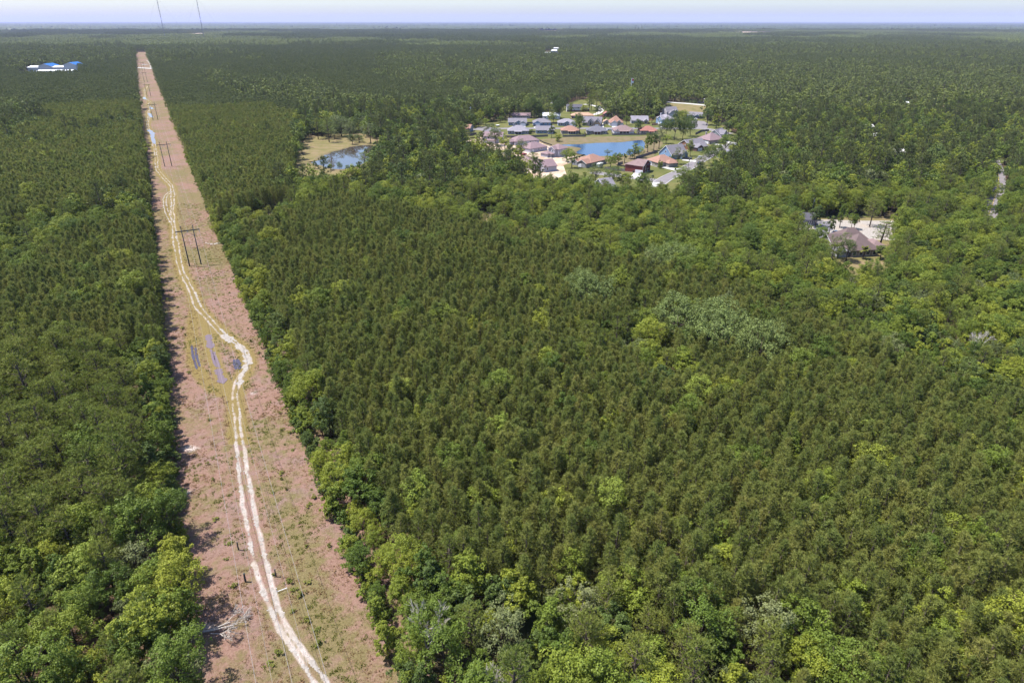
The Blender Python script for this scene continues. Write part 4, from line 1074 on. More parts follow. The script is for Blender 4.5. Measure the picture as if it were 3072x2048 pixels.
snag((1290, 2010), 15, 'pale bare dead tree rising from the hardwoods near the clearing edge', 41)
snag((1500, 2190), 13, 'thin pale dead tree in the hardwoods at the bottom of the view', 42)
snag((2905, 1110), 13, 'pale dead tree among the bright hardwoods east of the plantation', 43)
snag((1770, 600), 14, 'forked white dead tree above the woods near the red brick house', 44)
snag((1475, 690), 10, 'grey leafless tree at the back of the plantation', 45)
snag((2560, 905), 9, 'small bleached dead tree below the woodland house', 46)

# ------------------------------------------------------------------ houses
def vol(root, x, y, w, d, h, roof, axis, pitch, wm, rm, ov=.45, z0=0.0, gable_mat=None, trim=True):
    """one block of a house: walls and roof as parts. local x right, y back, front faces -y"""
    tp = math.tan(math.radians(pitch)); x0, x1, y0, y1 = x - w / 2, x + w / 2, y - d / 2, y + d / 2
    span = d if axis == 'x' else w
    rise = span / 2 * tp
    m = MB()
    if roof == 'gable':
        if axis == 'x':
            prof = [(y0, z0), (y1, z0), (y1, z0 + h), ((y0 + y1) / 2, z0 + h + rise), (y0, z0 + h)]
            V = [(x0, a, b) for a, b in prof] + [(x1, a, b) for a, b in prof]
        else:
            prof = [(x0, z0), (x1, z0), (x1, z0 + h), ((x0 + x1) / 2, z0 + h + rise), (x0, z0 + h)]
            V = [(a, y0, b) for a, b in prof] + [(a, y1, b) for a, b in prof]
        m.add(V, [(0, 4, 3, 2, 1), (5, 6, 7, 8, 9)] + [(k, (k + 1) % 5, 5 + (k + 1) % 5, 5 + k) for k in range(5)])
    else:
        m.box(x0, x1, y0, y1, z0, z0 + h)
    wall = m.build('wall', wm, root)
    m = MB(); th = .18
    eh = z0 + h - ov * tp + .03
    X0, X1, Y0_, Y1_ = x0 - ov, x1 + ov, y0 - ov, y1 + ov
    if roof == 'gable':
        rz_ = z0 + h + rise + .03
        if axis == 'x':
            ym = (y0 + y1) / 2
            for ya, yb in ((Y0_, ym), (Y1_, ym)):
                A = [(X0, ya, eh), (X1, ya, eh), (X1, yb, rz_), (X0, yb, rz_)]
                m.hexa(A, [(a, b, c + th) for a, b, c in A])
        else:
            xm = (x0 + x1) / 2
            for xa, xb in ((X0, xm), (X1, xm)):
                A = [(xa, Y0_, eh), (xa, Y1_, eh), (xb, Y1_, rz_), (xb, Y0_, rz_)]
                m.hexa(A, [(a, b, c + th) for a, b, c in A])
    else:
        W, D_ = X1 - X0, Y1_ - Y0_; k = min(W, D_) / 2; rz_ = eh + k * tp
        if W >= D_: Rg = [(X0 + k, (Y0_ + Y1_) / 2, rz_), (X1 - k, (Y0_ + Y1_) / 2, rz_)]
        else: Rg = [((X0 + X1) / 2, Y0_ + k, rz_), ((X0 + X1) / 2, Y1_ - k, rz_)]
        B = [(X0, Y0_, eh - .02), (X1, Y0_, eh - .02), (X1, Y1_, eh - .02), (X0, Y1_, eh - .02)]; T = [(a, b, c + .16) for a, b, c in B]
        Rg = [(a, b, c + .16) for a, b, c in Rg]
        V = B + T + Rg
        if W >= D_: Fc = [(0, 3, 2, 1), (0, 1, 5, 4), (1, 2, 6, 5), (2, 3, 7, 6), (3, 0, 4, 7), (4, 5, 9, 8), (5, 6, 9), (6, 7, 8, 9), (7, 4, 8)]
        else: Fc = [(0, 3, 2, 1), (0, 1, 5, 4), (1, 2, 6, 5), (2, 3, 7, 6), (3, 0, 4, 7), (4, 5, 8), (5, 6, 9, 8), (6, 7, 9), (7, 4, 8, 9)]
        m.add(V, Fc)
    ro_ = m.build('roof', rm, root)
    if roof == 'gable' and trim:      # pale rake boards
        m = MB(); tw = .28
        if axis == 'x':
            for xe in (X0 - .04, X1):
                for ya in (Y0_, Y1_):
                    A = [(xe, ya, eh - tw + .12), (xe + .04, ya, eh - tw + .12), (xe + .04, (y0 + y1) / 2, rz_ - tw + .12), (xe, (y0 + y1) / 2, rz_ - tw + .12)]
                    m.hexa(A, [(a, b, c + tw) for a, b, c in A])
        else:
            for ye in (Y0_ - .04, Y1_):
                for xa in (X0, X1):
                    A = [(xa, ye, eh - tw + .12), (xa, ye + .04, eh - tw + .12), ((x0 + x1) / 2, ye + .04, rz_ - tw + .12), ((x0 + x1) / 2, ye, rz_ - tw + .12)]
                    m.hexa(A, [(a, b, c + tw) for a, b, c in A])
        m.build('rake_board', M['trim'], ro_)
    return wall, ro_

def window(root, x, y, z, w=1.1, h=1.4, side='f'):
    """frame and pane on a wall; side f front (-y), r right (+x), l left (-x)"""
    def bx(u0, u1, z0, z1, d0, d1):
        if side == 'f': return MB().box(x + u0, x + u1, y - d1, y - d0, z0, z1)
        if side == 'r': return MB().box(x + d0, x + d1, y + u0, y + u1, z0, z1)
        return MB().box(x - d1, x - d0, y + u0, y + u1, z0, z1)
    f = bx(-w / 2 - .14, w / 2 + .14, z - h / 2 - .14, z + h / 2 + .14, -.02, .06).build('window', M['trim'], root)
    bx(-w / 2, w / 2, z - h / 2, z + h / 2, .05, .08).build('pane', M['pane'], f)

def garage(root, x, y, w=4.8, h=2.2, mat='garage_door', side='f'):
    if side == 'f':
        d = MB().box(x - w / 2, x + w / 2, y - .06, y + .02, .02, h).build('garage_door', M[mat], root)
        for k in range(1, 4): MB().box(x - w / 2 + .08, x + w / 2 - .08, y - .09, y - .05, h * k / 4 - .26, h * k / 4 + .2).build('panel', M[mat], d)
    else:
        d = MB().box(x - .02, x + .06, y - w / 2, y + w / 2, .02, h).build('garage_door', M[mat], root)
        for k in range(1, 4): MB().box(x + .05, x + .09, y - w / 2 + .08, y + w / 2 - .08, h * k / 4 - .26, h * k / 4 + .2).build('panel', M[mat], d)

def house(c0, c1, D, label, wall='grey', roof='grey', rt='hip', axis='x', h=2.8, pitch=26, W=None, cat='house', group=None, name='house'):
    a, b = Vector((*G(*c0), 0)), Vector((*G(*c1), 0))
    yaw = math.atan2(b.y - a.y, b.x - a.x); w = W or (b - a).length
    mid = (a + b) / 2; back = Vector((-math.sin(yaw), math.cos(yaw), 0))
    e = empty(name, mid + back * (D / 2), yaw); props(e, label, cat, group)
    MB().box(-w / 2 - .15, w / 2 + .15, -D / 2 - .15, D / 2 + .15, -.1, .1).build('foundation', M['kerb'], e)
    vol(e, 0, 0, w, D, h, rt, axis, pitch, wall_mat(wall), roof_mat(roof))

    return e, w, D
def porch(e, x0, x1, yf, depth, h, n, rm, pm='trim', tilt=.5, floor=True):
    """open porch before the front wall: floor, posts and a lean-to roof"""
    if floor: MB().box(x0, x1, yf - depth, yf - .16, .0, .14).build('porch_floor', M['concrete'], e)
    for k in range(n):
        x = x0 + .15 + (x1 - x0 - .3) * k / max(1, n - 1)
        MB().box(x - .1, x + .1, yf - depth + .05, yf - depth + .25, .14, h).build('porch_post', M[pm], e)
    A = [(x0 - .3, yf - depth - .35, h), (x1 + .3, yf - depth - .35, h), (x1 + .3, yf + .05, h + tilt), (x0 - .3, yf + .05, h + tilt)]
    MB().hexa(A, [(a, b, c + .14) for a, b, c in A]).build('porch_roof', rm, e)
def chimney(e, x, y, z0, z1, mat, s=.55):
    c = MB().box(x - s, x + s, y - s * .7, y + s * .7, z0, z1).build('chimney', mat, e)
    MB().box(x - s - .1, x + s + .1, y - s * .7 - .1, y + s * .7 + .1, z1, z1 + .18).build('cap', M['kerb'], c)
def backs(e, w, D, porchx=None, n=3, rk='grey'):
    y = -D / 2
    for k in range(4):
        x = -w / 2 + w * (k + .5) / 4
        if porchx and porchx[0] - .6 < x < porchx[1] + .6: continue
        window(e, x, y, 1.5, 1.2, 1.3)
    if porchx:
        MB().box(porchx[0] + .3, porchx[1] - .3, y - .05, y + .02, .15, 2.2).build('patio_door', M['pane'], e)
        porch(e, porchx[0], porchx[1], y, 2.6, 2.35, n, roof_mat(rk))

SG, NG = 'houses with their backs to the pond', 'houses facing the street from the north'
# row with backs to the pond
e, w, D = house(zA(720, 905), zA(1050, 905), 11, 'low grey hipped house half hidden behind the unfinished white house', 'bluegrey', 'grey', group=SG); backs(e, w, D)
e, w, D = house(zA(1200, 868), zA(1610, 868), 13, 'wide grey hipped house with open back porch and chimney behind the long fence', 'grey', 'lightgrey', group=SG, pitch=28); backs(e, w, D, (-3.2, 2.8), 3, 'lightgrey'); chimney(e, -w * .22, -.5, 4, 7.2, wall_mat('lav'))
e, w, D = house(zA(1755, 858), zA(2100, 858), 11, 'blue-walled house with a grey gabled roof behind the leaning tree', 'bluegrey', 'grey', 'gable', group=SG); backs(e, w, D); vol(e, w * .3, -D / 2 - 1.2, w * .3, 2.6, 2.6, 'gable', 'y', 24, wall_mat('lav'), roof_mat('grey'))
e, w, D = house(zB(290, 862), zB(640, 862), 12, 'brick house with a salmon-orange hipped roof and fenced back yard', 'taupe', 'orange', group=SG); backs(e, w, D, (-2.2, 4.2), 4, 'orange')
e, w, D = house(zB(795, 870), zB(1185, 870), 12.5, 'brick house with a dark slate-blue hipped roof and dark back porch', 'taupe', 'slate', group=SG); backs(e, w, D, (-2.8, 2.6), 3, 'slate')
vol(e, -.1, -D / 2 - .6, 5.6, 3.0, 2.5, 'hip', 'x', 26, wall_mat('darkbrick'), roof_mat('slate'))
e, w, D = house(zB(1320, 862), zB(1710, 862), 13, 'long brown-roofed house with white arched screen porch on the pond', 'lav', 'brown', group=SG, pitch=27); backs(e, w, D, (-w * .42, w * .42), 6, 'brown')
for sx in (-1, 1): vol(e, sx * w * .36, -D / 2 - .3, 4.2, 2.0, 2.5, 'gable', 'y', 30, wall_mat('white'), roof_mat('brown'))
MB().box(-w / 2 - .5, w / 2 + .5, -D / 2 - 4.2, -D / 2 - 2.9, 0, .22).build('patio', M['concrete'], e)
e, w, D = house(zB(1838, 865), zB(2170, 865), 12, 'brick-red hipped house at the street end of the pond row', 'taupe', 'red', group=SG); backs(e, w, D, (-.5, 4.0), 3, 'red')
# row facing the camera across the street
e, w, D = house(zA(1212, 698), zA(1565, 698), 10, 'grey house with twin front gables and a pink garage door', 'bluegrey', 'grey', 'gable', 'x', 2.8, 30, group=NG)
vol(e, w * .05, -D / 2 - .5, w * .42, 3.6, 2.7, 'gable', 'y', 30, wall_mat('bluegrey'), roof_mat('grey')); vol(e, w * .30, -D / 2 - 1.2, w * .34, 4.4, 2.6, 'gable', 'y', 30, wall_mat('grey'), roof_mat('grey')); garage(e, w * .30, -D / 2 - 3.4); window(e, -w * .35, -D / 2, 1.5); window(e, -w * .06, -D / 2 - 2.3, 1.5)
e, w, D = house(zA(1695, 700), zA(2040, 700), 11, 'grey hipped house with a blue gabled garage wing', 'blue', 'grey', group=NG)
vol(e, -w * .27, -D / 2 - 1.0, w * .42, 4, 2.7, 'gable', 'y', 28, wall_mat('blue'), roof_mat('grey')); garage(e, -w * .27, -D / 2 - 3.0); window(e, w * .1, -D / 2, 1.5); window(e, w * .33, -D / 2, 1.5)
e, w, D = house(zB(225, 705), zB(565, 705), 11, 'grey house with broad front gable and white garage by the tall tree', 'bluegrey', 'lightgrey', group=NG)
vol(e, 0, -D / 2 - .3, w * .45, 3, 2.7, 'gable', 'y', 24, wall_mat('bluegrey'), roof_mat('lightgrey')); vol(e, w * .30, -D / 2 - 1.6, w * .36, 4, 2.6, 'gable', 'y', 26, wall_mat('lav'), roof_mat('lightgrey')); garage(e, w * .30, -D / 2 - 3.6)
for x in (-.42, -.32, -.1, .05): window(e, w * x, -D / 2 - (1.8 if x > -.2 else 0), 1.5)
e, w, D = house(zB(700, 700), zB(1060, 712), 11, 'steep many-gabled stone and tan house with a grey roof', 'taupe', 'grey', 'gable', 'x', 2.9, 38, group=NG)
vol(e, -w * .05, -D / 2 - 1, w * .28, 4.2, 4.4, 'gable', 'y', 44, wall_mat('taupe'), roof_mat('grey')); vol(e, w * .31, -D / 2 - 1.8, w * .38, 6, 3.2, 'gable', 'y', 48, wall_mat('tan'), roof_mat('grey'))
window(e, -w * .05, -D / 2 - 3.1, 2.6, 1.8, 3.6); garage(e, w * .31, -D / 2 - 4.8, 3.0); window(e, w * .31, -D / 2 - 4.8, 4.6, 1.0, 1.6); window(e, -w * .35, -D / 2, 1.5, 1.6, 1.5); window(e, w * .20, -D / 2 - 4.8, 1.3, .9, 1.6); window(e, w * .42, -D / 2 - 4.8, 1.3, .9, 1.6)
e, w, D = house(zB(1235, 700), zB(1500, 700), 12, 'white house with a steep bright orange roof and twin gables', 'white', 'orange', group=NG, pitch=40)
vol(e, -w * .2, -D / 2 - .6, w * .5, 4, 2.7, 'gable', 'y', 34, wall_mat('white'), roof_mat('orange')); garage(e, -w * .2, -D / 2 - 2.6, 4.4); vol(e, w * .16, -D / 2 + 1.2, 2.6, 3, 3.6, 'gable', 'y', 40, wall_mat('cream'), roof_mat('orange')); window(e, w * .16, -D / 2 - .3, 4.1, .8, 1.0)
e, w, D = house(zB(1660, 660), zB(1985, 662), 10, 'pale grey house with a tan arched-window gable behind the round tree', 'grey', 'lightgrey', 'gable', 'x', 2.8, 34, group=NG)
vol(e, w * .34, -D / 2 - 1.0, w * .28, 4, 2.7, 'gable', 'y', 38, wall_mat('tan'), roof_mat('lightgrey')); window(e, w * .34, -D / 2 - 3, 1.7, 1.5, 2.2); window(e, -w * .3, -D / 2, 1.5); window(e, -w * .1, -D / 2, 1.5)
e, w, D = house(zC(440, 520), zC(620, 562), 10, 'blue two-storey house with white garage and tall chimney', 'blue', 'lightgrey', 'hip', 'x', 5.2, 30)
vol(e, w * .12, -D / 2 - .8, w * .55, 3, 5.0, 'gable', 'y', 32, wall_mat('blue'), roof_mat('lightgrey')); garage(e, w * .1, -D / 2 - 2.3, 4.8); window(e, w * .0, -D / 2 - 2.3, 3.9, 1.0, 1.5); window(e, w * .24, -D / 2 - 2.3, 3.9, 1.0, 1.5); chimney(e, -w / 2 - .4, 0, 0, 8.6, wall_mat('lav')); porch(e, -w / 2 - 3.2, -w / 2 - .2, 1.0, 3.0, 3.0, 2, roof_mat('lightgrey'))
e, w, D = house(zC(650, 395), zC(865, 385), 10, 'grey two-storey house with dormers at the edge of the field', 'lav', 'grey', 'gable', 'x', 4.6, 38)
vol(e, -w * .2, -D / 2 - .8, w * .42, 4, 3.4, 'gable', 'y', 38, wall_mat('lav'), roof_mat('grey')); garage(e, -w * .2, -D / 2 - 2.8, 4.4)
for x in (.1, .34): vol(e, w * x, -D / 2 + 1.4, 1.7, 3, 5.6, 'gable', 'y', 38, wall_mat('lav'), roof_mat('grey')); window(e, w * x, -D / 2 - .1, 5.4, .9, 1.1)
porch(e, w * .0, w * .48, -D / 2, 2.0, 2.5, 4, roof_mat('grey')); chimney(e, -w / 2 - .4, 2, 0, 7.4, wall_mat('lav'))
e, w, D = house(zC(1025, 415), zC(1335, 432), 9.5, 'low grey gabled house with an open dark garage at the turning area', 'bluegrey', 'grey', 'gable', 'x', 2.7, 27)
vol(e, w * .26, -D / 2 - 1, w * .36, 3.4, 2.6, 'gable', 'y', 28, wall_mat('bluegrey'), roof_mat('grey')); garage(e, w * .26, -D / 2 - 2.7, 4.6, 2.1, 'pane'); vol(e, -w * .42, -D / 2 - .3, w * .16, 2, 2.6, 'gable', 'y', 30, wall_mat('blue'), roof_mat('grey')); window(e, -w * .42, -D / 2 - 1.3, 1.5); window(e, -w * .15, -D / 2, 1.5)  # this garage door is a dark panel painted as the shaded open inside
# houses along the older lane behind
def simple(c0, c1, D, label, wall, roof, rt='gable', axis='x', pitch=22, h=2.7, n=3, name='house', cat='house'):
    e, w, D = house(c0, c1, D, label, wall, roof, rt, axis, h, pitch, name=name, cat=cat)
    for k in range(n): window(e, -w / 2 + w * (k + .5) / n, -D / 2, 1.5 if h < 4 else 3.9, 1.1, 1.2)
    MB().box(-.5, .5, -D / 2 - .05, -D / 2 + .02, .1, 2.1).build('door', M['door'], e)
    return e, w, D
simple(zA(555, 222), zA(712, 222), 9, 'far house with an orange roof and dark brick walls beside the round tree', 'darkbrick', 'orange')
simple(zA(1025, 318), zA(1240, 318), 9, 'far house with a tan-orange hipped roof peeking over the trees', 'cream', 'tan', 'hip', pitch=28)
simple(zA(1340, 235), zA(1620, 235), 9, 'far house with a long dull red roof behind the big tree', 'taupe', 'red')
simple(zA(1910, 315), zA(2062, 315), 9, 'far house with a bright white metal roof', 'taupe', 'white')
e, w, D = simple(zA(1890, 575), zA(2220, 575), 14, 'wide building with a glaring white metal roof behind the estate', 'white', 'white', 'gable', 'x', 16, 3.2, 4); garage(e, w * .3, -D / 2 - .02, 3.6)
simple(zA(1285, 560), zA(1640, 560), 9, 'mauve-roofed house in the shade of the big oak', 'taupe', 'mauve')
e, w, D = simple(zB(395, 430), zB(690, 430), 10, 'white and black two-storey house with a dark roof on the old lane', 'white', 'dark', 'gable', 'x', 24, 4.6, 2)
MB().box(-w / 2 - .03, w / 2 + .03, -D / 2 - .06, -D / 2 + .01, .1, 1.5).build('brick_base', wall_mat('darkbrick'), e); vol(e, w * .72, .5, w * .5, 7, 2.4, 'gable', 'x', 14, wall_mat('darkbrick'), roof_mat('dark'))
simple(zB(490, 560), zB(920, 560), 10, 'long low house with a faded tan-orange roof behind the estate row', 'darkbrick', 'tan', 'hip', pitch=24, n=5)
e, w, D = simple(zB(1115, 530), zB(1280, 530), 8, 'small dark brick cottage with a red roof under the trees', 'darkbrick', 'red', 'gable', 'y', 30, n=2)
simple(zB(1110, 675), zB(1240, 675), 5, 'small tan shed with a gabled roof between two estate houses', 'cream', 'tan', 'gable', 'y', 30, 2.2, 1, 'shed', 'shed')
simple(zC(1395, 118), zC(1470, 118), 6, 'white roadside shed beside the highway fence', 'white', 'white', 'gable', 'x', 12, 3.4, 1, 'shed', 'shed')
e, w, D = house(zA(440, 838), zA(535, 792), 14, 'grey gabled house with an orange roof at the dead end of the street', 'grey', 'orange', 'gable', 'y', 3.0, 30, W=9.5); window(e, 0, -D / 2, 2.6, 1.1, 1.4)
# unfinished houses on the sandy lot
e, w, D = house(zA(1062, 1062), zA(1150, 990), 15, 'bright white unfinished two-storey house with a mauve gabled roof', 'white', 'mauve', 'gable', 'y', 5.0, 27, W=10)
window(e, 0, -D / 2, 4.0, .9, 1.5); vol(e, -w / 2 - 1.6, 1, 3.2, 9, 2.5, 'hip', 'y', 22, wall_mat('white'), roof_mat('mauve')); window(e, -w / 2, -3, 3.9, 1.0, 1.4, 'l'); window(e, -w / 2, 3, 3.9, 1.0, 1.4, 'l')
e, w, D = house(zA(1340, 1088), zA(1812, 1052), 12, 'long lavender unfinished house with a mauve hipped roof, farther of the pair', 'lav', 'mauve', 'hip', 'x', 2.9, 27)
vol(e, -w / 2 - 1.2, -1.5, 3.4, 5, 2.6, 'gable', 'x', 28, wall_mat('grey'), roof_mat('mauve')); window(e, w * .15, -D / 2, 1.9, .9, 1.0); window(e, w * .35, -D / 2, 1.9, .9, 1.0); window(e, -w / 2 - 2.9, -1.5, 1.5, 1.0, 1.5, 'l')
e, w, D = house(zA(1640, 1234), zA(1968, 1182), 12, 'long lavender unfinished house with a mauve roof, nearer of the pair', 'lav', 'mauve', 'hip', 'x', 2.9, 27)
window(e, 0, -D / 2, 1.6, .9, 1.6); window(e, w * .15, -D / 2, 2.0, .8, .8); MB().box(-w * .38, -w * .30, -D / 2 - .06, -D / 2 + .02, .1, 2.2).build('door', M['trim'], e)
e, w, D = house(zB(235, 1320), zB(415, 1285), 10, 'lavender two-storey unfinished house standing alone on bare sand', 'lav', 'mauve', 'hip', 'x', 5.4, 27)
vol(e, -w / 2 - .8, -.5, 3.2, 5.4, 5.4, 'gable', 'x', 30, wall_mat('lav'), roof_mat('mauve')); window(e, -w / 2 - 2.4, -1.4, 4.2, .9, 1.4, 'l'); window(e, -w / 2 - 2.4, 1.0, 4.2, .9, 1.4, 'l')
vol(e, -w / 2 - 3.6, 2.6, 6.5, 6.5, 2.5, 'hip', 'x', 20, wall_mat('lav'), roof_mat('mauve')); porch(e, -w / 2 - 5.6, -w / 2 - 1.0, -.7, 2.2, 2.4, 3, roof_mat('mauve'))
e, w, D = house(zD(1480, 745), zD(1685, 700), 14, 'pink-lavender unfinished house with a plain gable wall behind the treetops', 'pink', 'mauve', 'gable', 'y', 3.6, 32, W=10); window(e, -w / 2, -5, 2.0, 1.0, 1.4, 'l')
e, w, D = house(zD(1705, 760), zD(1840, 745), 12, 'small pale blue unfinished house mostly hidden by the treetops', 'lav', 'mauve', 'gable', 'x', 3.4, 28, W=9); window(e, -w * .25, -D / 2, 2.0, .9, 1.5)
# houses round the sloping street
e, w, D = house(zE(512, 655), zE(740, 600), 13, 'brown-walled house with a bright orange hipped roof by the pond', 'khaki', 'orange', 'hip', 'x', 2.9, 27, W=17)
vol(e, -w / 2 - 1.5, -D / 2 + 4.0, 6, 7.2, 2.8, 'gable', 'x', 28, wall_mat('khaki'), roof_mat('orange')); garage(e, -w / 2 - 4.45, -D / 2 + 5.2, 2.6, 2.2, 'garage_door', 'l') if False else None
MB().box(-w / 2 - 4.6, -w / 2 - 4.48, -D / 2 + 1.2, -D / 2 + 3.6, .05, 2.2).build('garage_door', M['steel'], e); MB().box(-w / 2 - 4.6, -w / 2 - 4.48, -D / 2 + 4.2, -D / 2 + 6.8, .05, 2.2).build('garage_door', M['garage_door'], e)
vol(e, -w / 2 - .8, D / 2 - 1.5, 3, 4.5, 2.7, 'gable', 'x', 28, wall_mat('grey'), roof_mat('orange')); window(e, -w / 2 - 2.3, D / 2 - 1.5, 1.5, 1.0, 1.4, 'l')
e, w, D = house(zE(1140, 745), zE(1500, 790), 11, 'dark red brick two-storey house with white garage at the corner lawn', 'brick', 'brown', 'hip', 'x', 4.6, 26)
vol(e, w * .28, -1.0, w * .44, D + .6, 4.7, 'gable', 'x', 27, wall_mat('brick'), roof_mat('brown')); garage(e, w * .30, -D / 2 - 1.35, 5.0, 2.2); window(e, w / 2, -2.4, 3.6, 1.5, 1.6, 'r'); window(e, w / 2, -2.4, 1.2, 1.2, 1.6, 'r'); window(e, w / 2, 1.4, 1.2, 1.2, 1.6, 'r')
MB().box(w / 2 + .03, w / 2 + .16, -D / 2 - 1.34, -D / 2 - 1.16, .1, 4.6).build('downspout', M['trim'], e)
porch(e, -w / 2 - 2.6, -w / 2 - .2, 3.0, 3.6, 2.6, 3, roof_mat('brown'), 'pole')
e, w, D = house(zE(1560, 600), zE(1780, 668), 15, 'grey-walled house with a broad orange roof next to the red brick house', 'khaki', 'orange', 'hip', 'x', 3.0, 28)
vol(e, w * .55, 2, w * .5, 7, 2.7, 'hip', 'x', 26, wall_mat('khaki'), roof_mat('orange')); MB().box(-w / 2 - .02, -w * .02, -D / 2 - .06, -D / 2 + .01, .1, 2.7).build('pale_wall_panel', M['garage_door'], e)
e, w, D = house(zC(500, 1180), zC(745, 1240), 14, 'pale blue house with a tall front gable trimmed in darker blue', 'blue', 'grey', 'gable', 'y', 3.2, 40)
window(e, -.6, -D / 2, 2.0, .9, 1.3); window(e, 0, -D / 2, 4.6, .9, 1.3); chimney(e, -w / 2 - .4, 3, 0, 7.0, wall_mat('white')); vol(e, w / 2 + .6, 3, 3, 5.5, 3.6, 'gable', 'x', 32, wall_mat('bluegrey'), roof_mat('grey'))
e, w, D = house(zC(880, 1005), zC(1095, 1050), 17, 'orange-brown house with a wide gable, round window and screened porch', 'brown', 'grey', 'gable', 'y', 3.0, 32)
window(e, w * .1, -D / 2, 2.9, .8, .9); vol(e, w / 2 + 2.5, 0, 7, 9, 2.9, 'hip', 'x', 30, wall_mat('brown'), roof_mat('grey')); vol(e, w / 2 + 4.0, -5.0, 6, 6, 2.8, 'gable', 'x', 30, wall_mat('darkbrick'), roof_mat('grey')); porch(e, -w / 2 - .2, w * .0, -D / 2 + .1, 2.2, 2.2, 3, roof_mat('lightgrey')); garage(e, w / 2 + 7.02, -5.0, 4.4, 2.2, 'garage_door', 'r')
e, w, D = house(zC(1290, 895), zC(1450, 928), 15, 'tan house with a mauve-brown hipped roof between the brown and green houses', 'taupe', 'mauve', 'hip', 'x', 3.0, 32, W=13); chimney(e, -w * .2, -D * .2, 4, 7.5, wall_mat('taupe')); garage(e, w * .25, -D / 2, 4.4)
e, w, D = house(zC(1440, 858), zC(1700, 888), 13, 'tall pale green house with a huge steep gable and grey roof', 'green', 'grey', 'gable', 'y', 4.2, 38)
window(e, -.9, -D / 2, 5.2, .8, 1.3); window(e, .9, -D / 2, 5.2, .8, 1.3); window(e, -2.6, -D / 2, 1.6, .9, 1.4)
vol(e, w / 2 - 1.2, -1, 4.4, 8, 5.6, 'gable', 'x', 34, wall_mat('green'), roof_mat('grey')); porch(e, w / 2 - .5, w / 2 + 2.0, 4.5, 8, 2.4, 3, roof_mat('grey')); window(e, w / 2 + 1.0, -1, 4.8, 1.4, 1.0, 'r')
simple(zC(1850, 1245), zC(2130, 1215), 11, 'grey-roofed house sunk among the trees across the sloping street', 'grey', 'slate', 'hip', pitch=28)
simple(zE(730, 1190), zE(960, 1160), 11, 'pale grey gabled roof showing through the treetops below the lane', 'grey', 'lightgrey', 'gable', 'x', 36, 3.2)
# woodland house and garage
e, w, D = house(zW(1180, 1010), zW(1650, 985), 12, 'large woodland house with steep brown hipped roofs behind moss-hung trees', 'taupe', 'cocoa', 'hip', 'x', 3.0, 38)
vol(e, w * .30, D * .85, 12, 9, 3.2, 'hip', 'x', 40, wall_mat('taupe'), roof_mat('cocoa')); vol(e, -w * .42, D * .62, 7, 8, 2.8, 'gable', 'x', 34, wall_mat('taupe'), roof_mat('cocoa')); vol(e, w * .72, 1, 6, 8, 2.7, 'hip', 'x', 32, wall_mat('taupe'), roof_mat('brown'))
vol(e, -w * .78, -2.5, 5, 6, 2.4, 'hip', 'x', 18, wall_mat('white'), roof_mat('lightgrey'))
for k in range(4): window(e, -w / 2 + w * (k + .5) / 4, -D / 2, 1.6, 1.4, 1.8)
e, w, D = house(zW(255, 445), zW(505, 452), 7.5, 'detached grey garage with a dark roof and pillared side porch in the woods', 'grey', 'dark', 'gable', 'x', 2.8, 30, name='garage_building', cat='garage', W=8.5)
vol(e, -w * .36, -D / 2 - .6, 2.8, 3, 2.6, 'gable', 'y', 30, wall_mat('grey'), roof_mat('dark')); porch(e, -w * .36 - 1.4, -w * .36 + 1.4, -D / 2 - 2.0, .9, 2.6, 2, roof_mat('dark'), 'trim', .3)
for k in range(4): window(e, w * (.02 + .11 * k), -D / 2, 1.3, .6, 1.7)
# far roofs glimpsed in the eastern forest and beyond
for (px, py, ww, lb, wk, rk) in ((2720, 318, 11, 'white roof glimpsed in a gap of the eastern forest', 'white', 'white'), (2828, 332, 10, 'pinkish roof glimpsed near the white one in the eastern forest', 'pink', 'tan'), (2690, 470, 11, 'pale trailer roof under the tall eastern pines', 'white', 'shed'), (2605, 392, 9, 'pale yellow flat roof in the eastern trees', 'cream', 'shed'),
                                 (2620, 420, 8, 'white shed among the eastern tree trunks', 'white', 'white'), (1640, 172, 14, 'tiny white house in the far forest gap, nearest of three', 'white', 'white'), (1662, 163, 16, 'tiny white house in the far forest gap, middle of three', 'white', 'white'), (1668, 155, 16, 'tiny white house in the far forest gap, farthest of three', 'white', 'shed'), (1345, 150, 16, 'tiny pale house in the distant woods', 'white', 'shed'), (1372, 147, 15, 'tiny pale house beside another in the distant woods', 'white', 'shed')):
    gx, gy = G(px, py); dpt = gy * _cp + H * _sp; hw = ww / 2 * F / dpt
    simple((px - hw, py), (px + hw, py + .2), 9 if py > 200 else 14, lb, wk, rk, 'gable', 'x', 18, 3.0 if py > 200 else 9, 3)
# warehouses with blue roofs
def warehouse(c0, c1, D, h, label, blues):
    e, w, D = house(c0, c1, D, label, 'metal', 'white', 'gable', 'x', h, 8, name='warehouse', cat='warehouse')
    for (u, bw, bh) in blues: vol(e, u * w, 0, bw, D * 1.05, h + bh, 'gable', 'y', 20, wall_mat('metal'), roof_mat('blue'))
    for k in range(7): MB().box(-w / 2 + w * (k + .5) / 7 - 2, -w / 2 + w * (k + .5) / 7 + 2, -D / 2 - .1, -D / 2 + .02, .1, 4).build('loading_door', M['steel'], e)
warehouse((85, 217), (226, 216), 30, 8, 'long white warehouse with bright blue gabled roof sections in the far woods', [(-.12, 22, 2), (.42, 22, 4)])
warehouse((112, 225), (218, 224), 20, 6, 'lower white warehouse standing in front of the blue-roofed one', [])

